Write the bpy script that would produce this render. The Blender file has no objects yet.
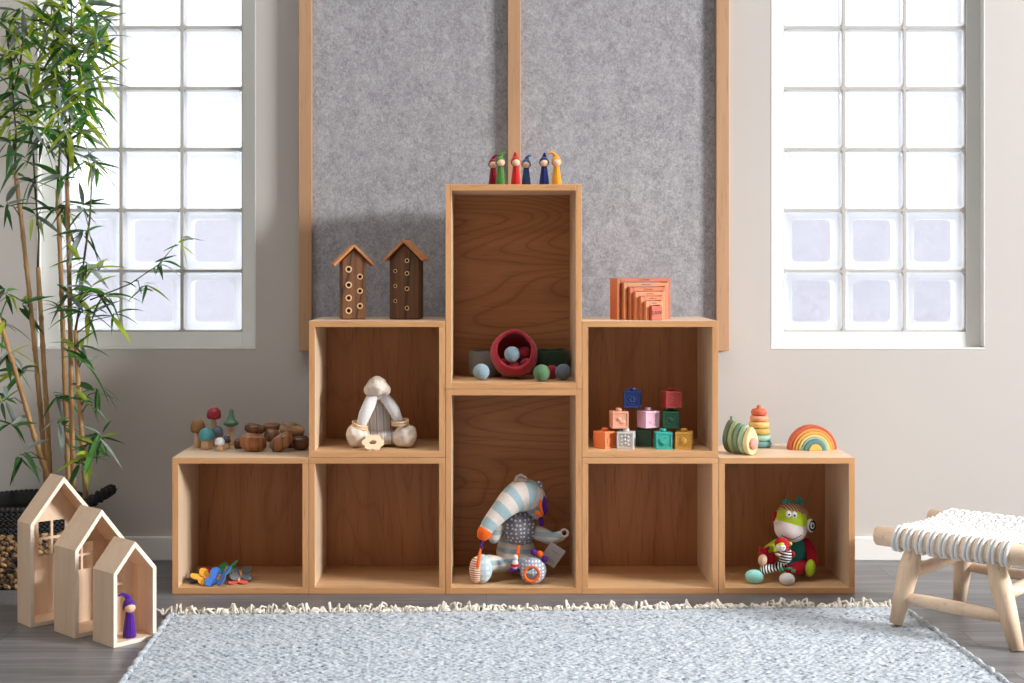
import bpy, bmesh, math, random
import numpy as np
from mathutils import Vector, Matrix, Euler, noise as mnoise
random.seed(7)
PI = math.pi
scene = bpy.context.scene
COL = scene.collection

# ------------------------------------------------------------------ camera, world, lights, exposure
CAMD, CAMZ, F, VX, VY = 4.05, 0.975, 1383.5, 486.5, 261.0
cam = bpy.data.cameras.new('camera')
cam.sensor_width = 36.0
cam.lens = F / 1024 * 36.0
cam.shift_x = (512 - VX) / 1024
cam.shift_y = -(341.5 - VY) / 1024
cam.clip_start = 0.05
camo = bpy.data.objects.new('camera', cam); COL.objects.link(camo)
camo.location = (0, -CAMD, CAMZ); camo.rotation_euler = (PI/2, 0, 0)
scene.camera = camo

w = bpy.data.worlds.new('sky'); scene.world = w; w.use_nodes = True
bg = w.node_tree.nodes['Background']
bg.inputs[0].default_value = (0.93, 0.96, 1.0, 1); bg.inputs[1].default_value = 2.6

def area(name, loc, direction, sx, sy, power, color=(1, 1, 1), portal=False, spread=180):
    l = bpy.data.lights.new(name, 'AREA'); l.shape = 'RECTANGLE'; l.size = sx; l.size_y = sy
    l.energy = power; l.color = color
    l.spread = math.radians(spread)
    if portal: l.cycles.is_portal = True
    o = bpy.data.objects.new(name, l); COL.objects.link(o)
    o.location = loc; o.rotation_euler = Vector(direction).to_track_quat('-Z', 'Y').to_euler()
    return o
area('side_window_daylight', (6.42, -2.75, 2.75), (-1, 0, 0), 1.7, 0.8, 800, (1.0, 0.995, 1.0))
area('room_ceiling_lamp', (0.4, -0.7, 3.1), (0, 0, -1), 1.6, 0.3, 8, (0.96, 0.98, 1.0), spread=75)
area('added_left_fill', (-1.3, -1.5, 3.1), (0, 0.1, -1), 0.9, 0.5, 16, (1.0, 0.985, 0.96))  # fill light added to lift the left wall, no such lamp known
area('window_portal_left', (-1.1, 0.72, 1.55), (0, -1, 0), 0.7, 1.75, 1, portal=True)
area('window_portal_right', (1.277, 0.72, 1.55), (0, -1, 0), 0.7, 1.75, 1, portal=True)

vs = scene.view_settings
scene.display_settings.display_device = 'sRGB'
vs.view_transform = 'Standard'; vs.look = 'None'; vs.exposure = 0.0; vs.gamma = 1.0
vs.use_curve_mapping = False
scene.cycles.max_bounces = 10; scene.cycles.diffuse_bounces = 5
scene.cycles.transparent_max_bounces = 16
scene.cycles.sample_clamp_indirect = 6.0
scene.cycles.use_denoising = True

# ------------------------------------------------------------------ helpers
def at(px, py, Y):
    d = Y + CAMD
    return Vector(((px - VX) * d / F, Y, CAMZ - (py - VY) * d / F))
def onz(px, py, z):
    d = (CAMZ - z) * F / (py - VY)
    return Vector(((px - VX) * d / F, d - CAMD, z))

def lin(c):
    return tuple((x/12.92 if x <= 0.04045 else ((x+0.055)/1.055)**2.4) for x in c)
def rgb(r, g, b): return lin((r/255, g/255, b/255))

class MB:
    def __init__(s): s.v = []; s.f = []; s.m = []; s.sm = []
    def add(s, vs, fs, mi=0, smooth=True):
        n = len(s.v); s.v += [tuple(x) for x in vs]
        for f in fs:
            s.f.append(tuple(i+n for i in f)); s.m.append(mi); s.sm.append(smooth)
        return s
    def box(s, c, d, R=None, mi=0):
        c = Vector(c); hx, hy, hz = d[0]/2, d[1]/2, d[2]/2
        vs = [Vector((x, y, z)) for x in (-hx, hx) for y in (-hy, hy) for z in (-hz, hz)]
        if R is not None: vs = [R @ q for q in vs]
        vs = [q + c for q in vs]
        return s.add(vs, [(0,1,3,2), (4,6,7,5), (0,4,5,1), (2,3,7,6), (0,2,6,4), (1,5,7,3)], mi, False)
    def board(s, c, d, front=1):
        """a panel whose edge facing the room (-y) takes the second material"""
        s.box(c, d); s.m[-4] = front
        return s
    def sphere(s, c, r, R=None, nu=20, nv=12, mi=0, jit=0, mf=None):
        if not hasattr(r, '__len__'): r = (r, r, r)
        vs = []
        for j in range(nv+1):
            th = PI*j/nv
            for i in range(nu):
                ph = 2*PI*i/nu
                k = Vector((math.sin(th)*math.cos(ph), math.sin(th)*math.sin(ph), math.cos(th)))
                q = Vector((k.x*r[0], k.y*r[1], k.z*r[2]))
                if jit: q *= 1 + jit*mnoise.noise(k*2.2 + Vector(c)*9)
                if R is not None: q = R @ q
                vs.append(q + Vector(c))
        n = len(s.v); s.v += [tuple(x) for x in vs]
        for j in range(nv):
            for i in range(nu):
                a = j*nu+i; b = j*nu+(i+1) % nu
                m = mf(j/nv, i/nu) if mf else mi
                f = (a, a+nu, b+nu, b)
                if j == 0: f = (a, a+nu, b+nu)
                elif j == nv-1: f = (a, a+nu, b)
                s.f.append(tuple(x+n for x in f)); s.m.append(m); s.sm.append(True)
        return s
    def tube(s, pts, rad, seg=10, mi=0, caps=True, mf=None, flat=1.0, rounded=0):
        pts = [Vector(p) for p in pts]
        if not hasattr(rad, '__len__'): rad = [rad]*len(pts)
        rad = list(rad)
        if rounded:
            def capend(p, t, r, rev):
                ps, rs = [], []
                for k in range(1, 4):
                    a = PI/2*k/4
                    ps.append(p + t*r*math.sin(a)*rounded); rs.append(r*math.cos(a))
                ps.append(p+t*r*rounded*0.99); rs.append(r*0.12)
                return (ps[::-1], rs[::-1]) if rev else (ps, rs)
            t0 = (pts[0]-pts[1]).normalized(); t1 = (pts[-1]-pts[-2]).normalized()
            a, ra = capend(pts[0], t0, rad[0], True); b, rb = capend(pts[-1], t1, rad[-1], False)
            pts = a + pts + b; rad = ra + rad + rb
        n = len(pts); T = []
        for i in range(n):
            t = pts[min(i+1, n-1)] - pts[max(i-1, 0)]
            T.append(t.normalized() if t.length > 1e-9 else Vector((0, 0, 1)))
        up = Vector((0, 0, 1)) if abs(T[0].z) < 0.9 else Vector((0, 1, 0))
        N = (up - T[0]*up.dot(T[0])).normalized()
        base = len(s.v)
        for i in range(n):
            N = (N - T[i]*N.dot(T[i]))
            N = N.normalized() if N.length > 1e-9 else T[i].orthogonal().normalized()
            B = T[i].cross(N)
            for k in range(seg):
                a = 2*PI*k/seg
                s.v.append(tuple(pts[i] + (N*math.cos(a)*flat + B*math.sin(a))*rad[i]))
        for i in range(n-1):
            for k in range(seg):
                a = base+i*seg+k; b = base+i*seg+(k+1) % seg
                s.f.append((a, b, b+seg, a+seg)); s.m.append(mf(i/(n-1)) if mf else mi); s.sm.append(True)
        if caps:
            s.f.append(tuple(base+k for k in range(seg))[::-1]); s.m.append(mf(0) if mf else mi); s.sm.append(False)
            s.f.append(tuple(base+(n-1)*seg+k for k in range(seg))); s.m.append(mf(1) if mf else mi); s.sm.append(False)
        return s
    def lathe(s, prof, c=(0, 0, 0), seg=24, R=None, mi=0, mf=None, jit=0):
        c = Vector(c); base = len(s.v); n = len(prof)
        for (r, z) in prof:
            for k in range(seg):
                a = 2*PI*k/seg
                rr = r
                q = Vector((rr*math.cos(a), rr*math.sin(a), z))
                if jit: q *= 1+jit*mnoise.noise(Vector((math.cos(a), math.sin(a), z*8))*1.7+c*5)
                if R is not None: q = R @ q
                s.v.append(tuple(q+c))
        for i in range(n-1):
            for k in range(seg):
                a = base+i*seg+k; b = base+i*seg+(k+1) % seg
                s.f.append((a, b, b+seg, a+seg)); s.m.append(mf(i) if mf else mi); s.sm.append(True)
        if prof[0][0] > 1e-5: s.f.append(tuple(base+k for k in range(seg))[::-1]); s.m.append(mi); s.sm.append(False)
        if prof[-1][0] > 1e-5: s.f.append(tuple(base+(n-1)*seg+k for k in range(seg))); s.m.append(mi); s.sm.append(False)
        return s
    def prism(s, poly, t, Mx, mi=0, smooth=False):
        """poly in local xy, extruded along local z from 0 to t"""
        n = len(poly)
        vs = [Mx @ Vector((x, y, 0)) for x, y in poly] + [Mx @ Vector((x, y, t)) for x, y in poly]
        s.add(vs, [tuple(range(n))[::-1], tuple(range(n, 2*n))], mi, False)
        b = len(s.v)-2*n
        for i in range(n):
            j = (i+1) % n
            s.f.append((b+i, b+j, b+n+j, b+n+i)); s.m.append(mi); s.sm.append(smooth)
        return s
    def torus(s, c, R, r, Mx=None, nu=28, nv=10, mi=0, mf=None):
        vs = []
        for i in range(nu):
            a = 2*PI*i/nu
            for j in range(nv):
                b = 2*PI*j/nv
                q = Vector(((R+r*math.cos(b))*math.cos(a), (R+r*math.cos(b))*math.sin(a), r*math.sin(b)))
                if Mx is not None: q = Mx @ q
                vs.append(q+Vector(c))
        s.add(vs, [(i*nv+j, ((i+1) % nu)*nv+j, ((i+1) % nu)*nv+(j+1) % nv, i*nv+(j+1) % nv) for i in range(nu) for j in range(nv)], mi)
        return s
    def build(s, name, mats, parent=None, bevel=0, remesh=0, smooth_it=0, subsurf=0, off=None, fixn=True):
        me = bpy.data.meshes.new(name)
        v = s.v
        root = None
        if parent is not None:
            o0 = off if off is not None else WORG.get(parent.name, Vector((0, 0, 0)))
        else: o0 = off if off is not None else Vector((0, 0, 0))
        if o0.length > 0: v = [(x-o0[0], y-o0[1], z-o0[2]) for x, y, z in v]
        me.from_pydata(v, [], s.f)
        if not isinstance(mats, (list, tuple)): mats = [mats]
        for m in mats: me.materials.append(m)
        me.polygons.foreach_set('material_index', s.m)
        me.polygons.foreach_set('use_smooth', s.sm)
        if fixn:
            b = bmesh.new(); b.from_mesh(me); bmesh.ops.recalc_face_normals(b, faces=b.faces); b.to_mesh(me); b.free()
        me.update()
        o = bpy.data.objects.new(name, me); COL.objects.link(o)
        if parent is not None: o.parent = parent
        elif off is not None: o.location = off
        if remesh:
            md = o.modifiers.new('r', 'REMESH'); md.mode = 'VOXEL'; md.voxel_size = remesh; md.use_smooth_shade = True
            md = o.modifiers.new('s', 'SMOOTH'); md.factor = 0.5; md.iterations = smooth_it or 4
        if bevel:
            md = o.modifiers.new('b', 'BEVEL'); md.width = bevel; md.segments = 2; md.limit_method = 'ANGLE'; md.angle_limit = math.radians(40)
        if subsurf:
            md = o.modifiers.new('ss', 'SUBSURF'); md.levels = subsurf; md.render_levels = subsurf
        return o

WORG = {}
def thing(name, label, cat, loc=(0, 0, 0), rotz=0, group=None, world=True):
    """Empty at the base; parts given in world coordinates are moved to it when world=True and rotz == 0"""
    o = bpy.data.objects.new(name, None); COL.objects.link(o)
    o.empty_display_size = 0.03
    o.location = loc; o.rotation_euler = (0, 0, rotz)
    o['label'] = label; o['category'] = cat
    if group: o['group'] = group
    if world: WORG[o.name] = Vector(loc)
    return o
def sub(o, parent):
    """make o (already a child-to-be in the same coordinates) a sub-part of parent"""
    o.parent = parent; return o
def tag(o, label, cat, group=None):
    o['label'] = label; o['category'] = cat
    if group: o['group'] = group
    return o
def struct(o): o['kind'] = 'structure'; return o
def dup(root, loc, rotz, label, group=None):
    r = root.copy(); COL.objects.link(r); r.location = loc; r.rotation_euler = (0, 0, rotz)
    r['label'] = label
    if group: r['group'] = group
    for ch in list(root.children):
        c = ch.copy(); COL.objects.link(c); c.parent = r
        for g in list(ch.children):
            d = g.copy(); COL.objects.link(d); d.parent = c
    return r

# ------------------------------------------------------------------ materials
class NT:
    def __init__(s, name):
        s.m = bpy.data.materials.new(name); s.m.use_nodes = True
        s.t = s.m.node_tree; s.n = s.t.nodes; s.l = s.t.links
        s.p = s.n['Principled BSDF']; s.out = s.n['Material Output']
    def node(s, t, **kw):
        o = s.n.new(t)
        for k, v in kw.items():
            if k.startswith('i_'):
                key = k[2:]
                o.inputs[int(key) if key.isdigit() else key.replace('_', ' ')].default_value = v
            else: setattr(o, k, v)
        return o
    def link(s, a, b): s.l.new(a, b)
    def ramp(s, fac, stops, interp='LINEAR'):
        r = s.n.new('ShaderNodeValToRGB'); r.color_ramp.interpolation = interp
        e = r.color_ramp.elements
        while len(e) < len(stops): e.new(0.5)
        for i, (p, c) in enumerate(stops):
            e[i].position = p; e[i].color = (*c, 1) if len(c) == 3 else c
        s.link(fac, r.inputs[0]); return r.outputs[0]
    def coords(s, scale=(1, 1, 1), rot=(0, 0, 0), rnd=0.0, loc=(0, 0, 0), kind='Object'):
        tc = s.n.new('ShaderNodeTexCoord'); src = tc.outputs[kind]
        if rnd:
            oi = s.n.new('ShaderNodeObjectInfo')
            mu = s.node('ShaderNodeVectorMath', operation='SCALE'); mu.inputs[0].default_value = (rnd, rnd*1.7, rnd*0.6)
            s.link(oi.outputs['Random'], mu.inputs['Scale'])
            ad = s.node('ShaderNodeVectorMath', operation='ADD')
            s.link(src, ad.inputs[0]); s.link(mu.outputs[0], ad.inputs[1]); src = ad.outputs[0]
        mp = s.n.new('ShaderNodeMapping'); mp.inputs['Scale'].default_value = scale
        mp.inputs['Rotation'].default_value = rot; mp.inputs['Location'].default_value = loc
        s.link(src, mp.inputs[0]); return mp.outputs[0]
    def noise(s, vec, scale, detail=3, rough=0.55, dist=0):
        n = s.node('ShaderNodeTexNoise', i_Scale=scale, i_Detail=detail, i_Roughness=rough, i_Distortion=dist)
        s.link(vec, n.inputs['Vector']); return n.outputs['Fac']
    def bump(s, h, strength=0.3, dist=0.002):
        b = s.node('ShaderNodeBump', i_Strength=strength, i_Distance=dist)
        s.link(h, b.inputs['Height']); s.link(b.outputs[0], s.p.inputs['Normal'])
    def mix(s, f, a, b, blend='MIX'):
        m = s.node('ShaderNodeMix', data_type='RGBA', blend_type=blend)
        for sock, val in ((m.inputs[0], f), (m.inputs[6], a), (m.inputs[7], b)):
            if hasattr(val, 'is_output'): s.link(val, sock)
            elif hasattr(val, '__len__'): sock.default_value = (*val[:3], 1)
            else: sock.default_value = val
        return m.outputs[2]
    def base(s, c): 
        if hasattr(c, 'is_output'): s.link(c, s.p.inputs['Base Color'])
        else: s.p.inputs['Base Color'].default_value = (*c, 1)

def plain(name, c, rough=0.6, spec=0.4, var=0.0, vs=60, bump=0.0, bs=400, sheen=0):
    t = NT(name); t.p.inputs['Roughness'].default_value = rough
    t.p.inputs['Specular IOR Level'].default_value = spec
    v = t.coords()
    if var:
        f = t.noise(v, vs)
        t.base(t.mix(f, tuple(x*(1-var) for x in c), tuple(min(1, x*(1+var)) for x in c)))
    else: t.base(c)
    if bump: t.bump(t.noise(v, bs), bump, 0.002)
    if sheen: t.p.inputs['Sheen Weight'].default_value = sheen
    return t.m

def felt(name, c, var=0.25):
    return plain(name, c, 0.95, 0.1, var, 260, 0.7, 700, 0.25)
def fabric(name, c, var=0.12):
    return plain(name, c, 0.9, 0.15, var, 180, 0.5, 900, 0.1)

def wood(name, c1, c2, c3=None, axis='z', grain=1.0, rough=0.42, bands=0.0, rnd=3.0, bscale=9.0, spec=0.5, horiz=False):
    t = NT(name)
    long_ = 1.3; cross = 22*grain
    sc = {'x': (long_, cross, cross), 'y': (cross, long_, cross), 'z': (cross, cross, long_)}[axis]
    v = t.coords(sc, rnd=rnd)
    f1 = t.noise(v, 1.0, 5, 0.6, 0.6)
    sc2 = tuple(q*7 for q in sc)
    v2 = t.coords(sc2, rnd=rnd)
    f2 = t.noise(v2, 1.0, 3, 0.6)
    col = t.ramp(f1, [(0.3, c1), (0.7, c2)])
    dark = c3 or tuple(q*0.55 for q in c1)
    pores = t.ramp(f2, [(0.30, (1, 1, 1)), (0.42, (0, 0, 0))])
    col = t.mix(t.math_scale(pores, 0.35) if hasattr(t, 'math_scale') else pores, col, dark) if False else col
    m = t.node('ShaderNodeMath', operation='MULTIPLY'); m.inputs[1].default_value = 0.45
    t.link(pores, m.inputs[0]); col = t.mix(m.outputs[0], col, dark)
    if bands:
        # flat-sawn cathedral figure
        s3 = {'x': (0.55, 1, 2.6), 'z': (2.6, 1, 0.55), 'y': (2, 0.5, 2)}[axis]
        v3 = t.coords(s3, rnd=rnd)
        n3 = t.noise(v3, 1.5*1.0, 1.2, 0.4, 0.3)
        mm = t.node('ShaderNodeMath', operation='MULTIPLY'); mm.inputs[1].default_value = bscale
        t.link(n3, mm.inputs[0])
        fr = t.node('ShaderNodeMath', operation='FRACT'); t.link(mm.outputs[0], fr.inputs[0])
        br = t.ramp(fr.outputs[0], [(0.0, (1, 1, 1)), (0.12, (0.25, 0.25, 0.25)), (0.6, (0, 0, 0)), (0.92, (0.35, 0.35, 0.35)), (1.0, (1, 1, 1))])
        m2 = t.node('ShaderNodeMath', operation='MULTIPLY'); m2.inputs[1].default_value = bands
        t.link(br, m2.inputs[0]); col = t.mix(m2.outputs[0], col, dark)
    t.base(col); t.p.inputs['Roughness'].default_value = rough
    t.p.inputs['Specular IOR Level'].default_value = spec
    t.bump(f2, 0.12, 0.001)
    return t.m

def stripes(name, cols, direction, freq, off=0.0, rough=0.9):
    """constant bands across a direction (object space); cols = [(pos, col), ...] over one period"""
    t = NT(name)
    tc = t.n.new('ShaderNodeTexCoord')
    d = t.node('ShaderNodeVectorMath', operation='DOT_PRODUCT'); d.inputs[1].default_value = direction
    t.link(tc.outputs['Object'], d.inputs[0])
    m = t.node('ShaderNodeMath', operation='MULTIPLY_ADD'); m.inputs[1].default_value = freq; m.inputs[2].default_value = off+50
    t.link(d.outputs['Value'], m.inputs[0])
    fr = t.node('ShaderNodeMath', operation='FRACT'); t.link(m.outputs[0], fr.inputs[0])
    t.base(t.ramp(fr.outputs[0], cols, 'CONSTANT'))
    t.p.inputs['Roughness'].default_value = rough; t.p.inputs['Specular IOR Level'].default_value = 0.15
    t.bump(t.noise(t.coords(), 700), 0.4, 0.002)
    return t.m

def dots(name, c, dc, scale, thr=0.3, rand=0.15):
    t = NT(name); v = t.coords()
    sx = t.n.new('ShaderNodeSeparateXYZ'); t.link(v, sx.inputs[0])
    cx = t.n.new('ShaderNodeCombineXYZ'); t.link(sx.outputs['X'], cx.inputs['X']); t.link(sx.outputs['Z'], cx.inputs['Y'])
    vo = t.node('ShaderNodeTexVoronoi', voronoi_dimensions='2D', i_Scale=scale, i_Randomness=rand); t.link(cx.outputs[0], vo.inputs['Vector'])
    f = t.ramp(vo.outputs['Distance'], [(thr, (1, 1, 1)), (thr+0.04, (0, 0, 0))])
    t.base(t.mix(f, c, dc)); t.p.inputs['Roughness'].default_value = 0.9
    t.bump(t.noise(v, 700), 0.4, 0.002)
    return t.m

OAK1, OAK2, OAK3 = (0.545, 0.265, 0.108), (0.68, 0.360, 0.162), (0.26, 0.088, 0.027)
m_oak_x = wood('oak_grain_x', OAK1, OAK2, OAK3, 'x', 1.0, 0.42)
m_oak_z = wood('oak_grain_z', OAK1, OAK2, OAK3, 'z', 1.0, 0.42)
SHADED_BACK = ((0.36, 0.150, 0.055), (0.48, 0.215, 0.082), (0.17, 0.05, 0.015))  # same oak, with the shade inside the boxes put into the colour
m_oak_back_z = wood('shaded_oak_back_upright', *SHADED_BACK, 'z', 0.9, 0.5, bands=0.28, bscale=16)
m_oak_back_x = wood('shaded_oak_back_level', *SHADED_BACK, 'x', 1.0, 0.5, bands=0.5, bscale=24)
m_lit_oak_x = wood('lit_oak_x', (0.66, 0.475, 0.315), (0.76, 0.575, 0.405), (0.46, 0.27, 0.14), 'x', 1.0, 0.42)  # both pale oaks: light falling on tops and sides put into the colour
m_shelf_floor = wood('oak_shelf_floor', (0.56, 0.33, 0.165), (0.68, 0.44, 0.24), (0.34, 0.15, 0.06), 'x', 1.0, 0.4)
m_lit_oak_z = wood('lit_oak_z', (0.66, 0.475, 0.315), (0.76, 0.575, 0.405), (0.46, 0.27, 0.14), 'z', 1.0, 0.42)
m_oak_dark = wood('panel_strip_oak', rgb(178, 138, 104), rgb(194, 154, 120), None, 'z', 1.0, 0.5)

# wall paint
t = NT('taupe_wall_paint'); v = t.coords()
t.base(t.mix(t.noise(v, 1.6, 2), (0.54, 0.508, 0.478), (0.575, 0.542, 0.512)))
t.p.inputs['Roughness'].default_value = 0.75; t.p.inputs['Specular IOR Level'].default_value = 0.25
t.bump(t.noise(v, 240), 0.06, 0.001); m_wall = t.m
m_white = plain('white_gloss_paint', (0.80, 0.80, 0.78), 0.45, 0.4)
m_ceil = plain('ceiling_paint', (0.42, 0.41, 0.39), 0.8)
m_walldk = plain('dark_room_paint', (0.16, 0.14, 0.125), 0.8)
m_framepaint = plain('window_frame_paint', (0.84, 0.85, 0.82), 0.5, 0.4, 0.04, 12)

# floor laminate
t = NT('grey_oak_laminate')
v = t.coords()
br = t.node('ShaderNodeTexBrick', offset=0.37, i_Scale=1.0, i_Mortar_Size=0.0012, i_Brick_Width=1.25, i_Row_Height=0.19)
br.inputs['Color1'].default_value = (0.25, 0.25, 0.25, 1); br.inputs['Color2'].default_value = (0.75, 0.75, 0.75, 1)
br.inputs['Mortar'].default_value = (0, 0, 0, 1); br.inputs['Mortar Smooth'].default_value = 0.3
t.link(v, br.inputs['Vector'])
sep = t.n.new('ShaderNodeSeparateColor'); t.link(br.outputs['Color'], sep.inputs[0])
va = t.node('ShaderNodeVectorMath', operation='MULTIPLY'); va.inputs[1].default_value = (1.6, 26, 1)
t.link(v, va.inputs[0])
comb = t.n.new('ShaderNodeCombineXYZ'); mm = t.node('ShaderNodeMath', operation='MULTIPLY'); mm.inputs[1].default_value = 30
t.link(sep.outputs[0], mm.inputs[0]); t.link(mm.outputs[0], comb.inputs[2])
ad = t.node('ShaderNodeVectorMath', operation='ADD'); t.link(va.outputs[0], ad.inputs[0]); t.link(comb.outputs[0], ad.inputs[1])
f1 = t.noise(ad.outputs[0], 1.0, 6, 0.62, 0.9)
col = t.ramp(f1, [(0.28, (0.068, 0.068, 0.072)), (0.5, (0.148, 0.147, 0.153)), (0.75, (0.26, 0.258, 0.266))])
col = t.mix(0.25, col, t.mix(sep.outputs[0], (0.092, 0.092, 0.096), (0.225, 0.223, 0.23)))
col = t.mix(br.outputs['Fac'], col, (0.05, 0.045, 0.042))
t.base(col); t.p.inputs['Roughness'].default_value = 0.38; t.p.inputs['Specular IOR Level'].default_value = 0.5
t.bump(f1, 0.10, 0.001); m_floor = t.m

# ------------------------------------------------------------------ room
WALLY = 0.461
XL, XR, YF, ZC = -3.2, 6.2, -8.0, 3.2
struct(MB().box(((XL+XR)/2, (WALLY+YF)/2, -0.05), (XR-XL+0.3, WALLY-YF+0.3, 0.1)).build('floor', m_floor))
struct(MB().box(((XL+XR)/2, (WALLY+YF)/2, ZC+0.05), (XR-XL+0.3, WALLY-YF+0.3, 0.1)).build('ceiling', m_ceil))
def wall_holes(name, axis, lo, hi, pos, thick, holes, m):
    """axis 'x': wall runs along x at y=pos..pos+thick ; axis 'y': runs along y at x=pos..pos+thick ; holes (a0,a1,z0,z1)"""
    us = sorted({lo, hi, *[h[0] for h in holes], *[h[1] for h in holes]})
    b = MB()
    for a0, a1 in zip(us, us[1:]):
        zs = [(0, ZC)]
        for h in holes:
            if h[0] <= a0+1e-6 and h[1] >= a1-1e-6:
                zs = [(0, h[2]), (h[3], ZC)]
        for z0, z1 in zs:
            c = ((a0+a1)/2, pos+thick/2, (z0+z1)/2); d = (a1-a0, abs(thick), z1-z0)
            if axis == 'y': c = (c[1], c[0], c[2]); d = (d[1], d[0], d[2])
            b.box(c, d)
    return struct(b.build(name, m))
WZ0, WZ1 = 0.686, 2.42
LW = (-1.4655, -0.7516); RW = (0.9277, 1.6253)
wall_holes('wall_back', 'x', XL, XR, WALLY, 0.22, [(*LW, WZ0, WZ1), (*RW, WZ0, WZ1)], m_wall)
wall_holes('wall_left', 'y', YF, WALLY+0.22, XL, -0.15, [], m_wall)
SW = (-3.9, -1.4, 1.85, 3.1)
wall_holes('wall_right', 'y', YF, WALLY+0.22, XR, 0.15, [SW], m_wall)
struct(MB().box(((XL+XR)/2, YF-0.07, ZC/2), (XR-XL+0.3, 0.14, ZC)).build('wall_front', m_walldk))
def baseboard(name, c, d):
    struct(MB().box(c, d).build(name, m_white, bevel=0.004))
baseboard('baseboard_back', ((XL+XR)/2, WALLY-0.007, 0.039), (XR-XL, 0.014, 0.078))
baseboard('baseboard_right', (XR-0.007, (YF+WALLY-0.014)/2, 0.039), (0.014, WALLY-YF-0.014, 0.078))
baseboard('baseboard_left', (XL+0.007, (YF+WALLY-0.014)/2, 0.039), (0.014, WALLY-YF-0.014, 0.078))
b = MB()
y0, y1 = SW[0], SW[1]; zc = (SW[2]+SW[3])/2
for c, d in [((y0+0.02), 0), ((y1-0.02), 0)]:
    b.box((XR+0.075, c, zc), (0.06, 0.04, SW[3]-SW[2]))
for z in (SW[2]+0.02, SW[3]-0.02): b.box((XR+0.075, (y0+y1)/2, z), (0.06, y1-y0-0.08, 0.04))
struct(b.build('window_3', m_white, bevel=0.003))

# glass block windows
t = NT('glass_block_edge')
tr = t.node('ShaderNodeBsdfTranslucent'); tr.inputs[0].default_value = (0.93, 0.95, 0.97, 1)
df = t.node('ShaderNodeBsdfTransparent'); df.inputs[0].default_value = (0.95, 0.97, 1, 1)
mx = t.node('ShaderNodeMixShader', i_0=0.30); t.link(tr.outputs[0], mx.inputs[1]); t.link(df.outputs[0], mx.inputs[2])
gl = t.node('ShaderNodeBsdfGlossy', i_Roughness=0.12)
mx2 = t.node('ShaderNodeMixShader', i_0=0.05); t.link(mx.outputs[0], mx2.inputs[1]); t.link(gl.outputs[0], mx2.inputs[2])
t.link(mx2.outputs[0], t.out.inputs[0]); m_gedge = t.m
t = NT('glass_block_face')
tp = t.node('ShaderNodeBsdfTransparent'); tp.inputs[0].default_value = (0.97, 0.97, 1, 1)
tr = t.node('ShaderNodeBsdfTranslucent'); tr.inputs[0].default_value = (0.95, 0.95, 1, 1)
v = t.coords((1, 1, 1)); nf = t.noise(v, 22, 3, 0.6, 1.5)
rp = t.ramp(nf, [(0.35, (0.02, 0.02, 0.02)), (0.75, (0.16, 0.16, 0.16))])
mx = t.node('ShaderNodeMixShader'); t.link(rp, mx.inputs[0]); t.link(tp.outputs[0], mx.inputs[1]); t.link(tr.outputs[0], mx.inputs[2])
gl = t.node('ShaderNodeBsdfGlossy', i_Roughness=0.06)
mx2 = t.node('ShaderNodeMixShader', i_0=0.04); t.link(mx.outputs[0], mx2.inputs[1]); t.link(gl.outputs[0], mx2.inputs[2])
t.link(mx2.outputs[0], t.out.inputs[0]); m_gface = t.m
m_grout = plain('grey_mortar', (0.52, 0.50, 0.47), 0.9, 0.2, 0.12, 80)

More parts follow.
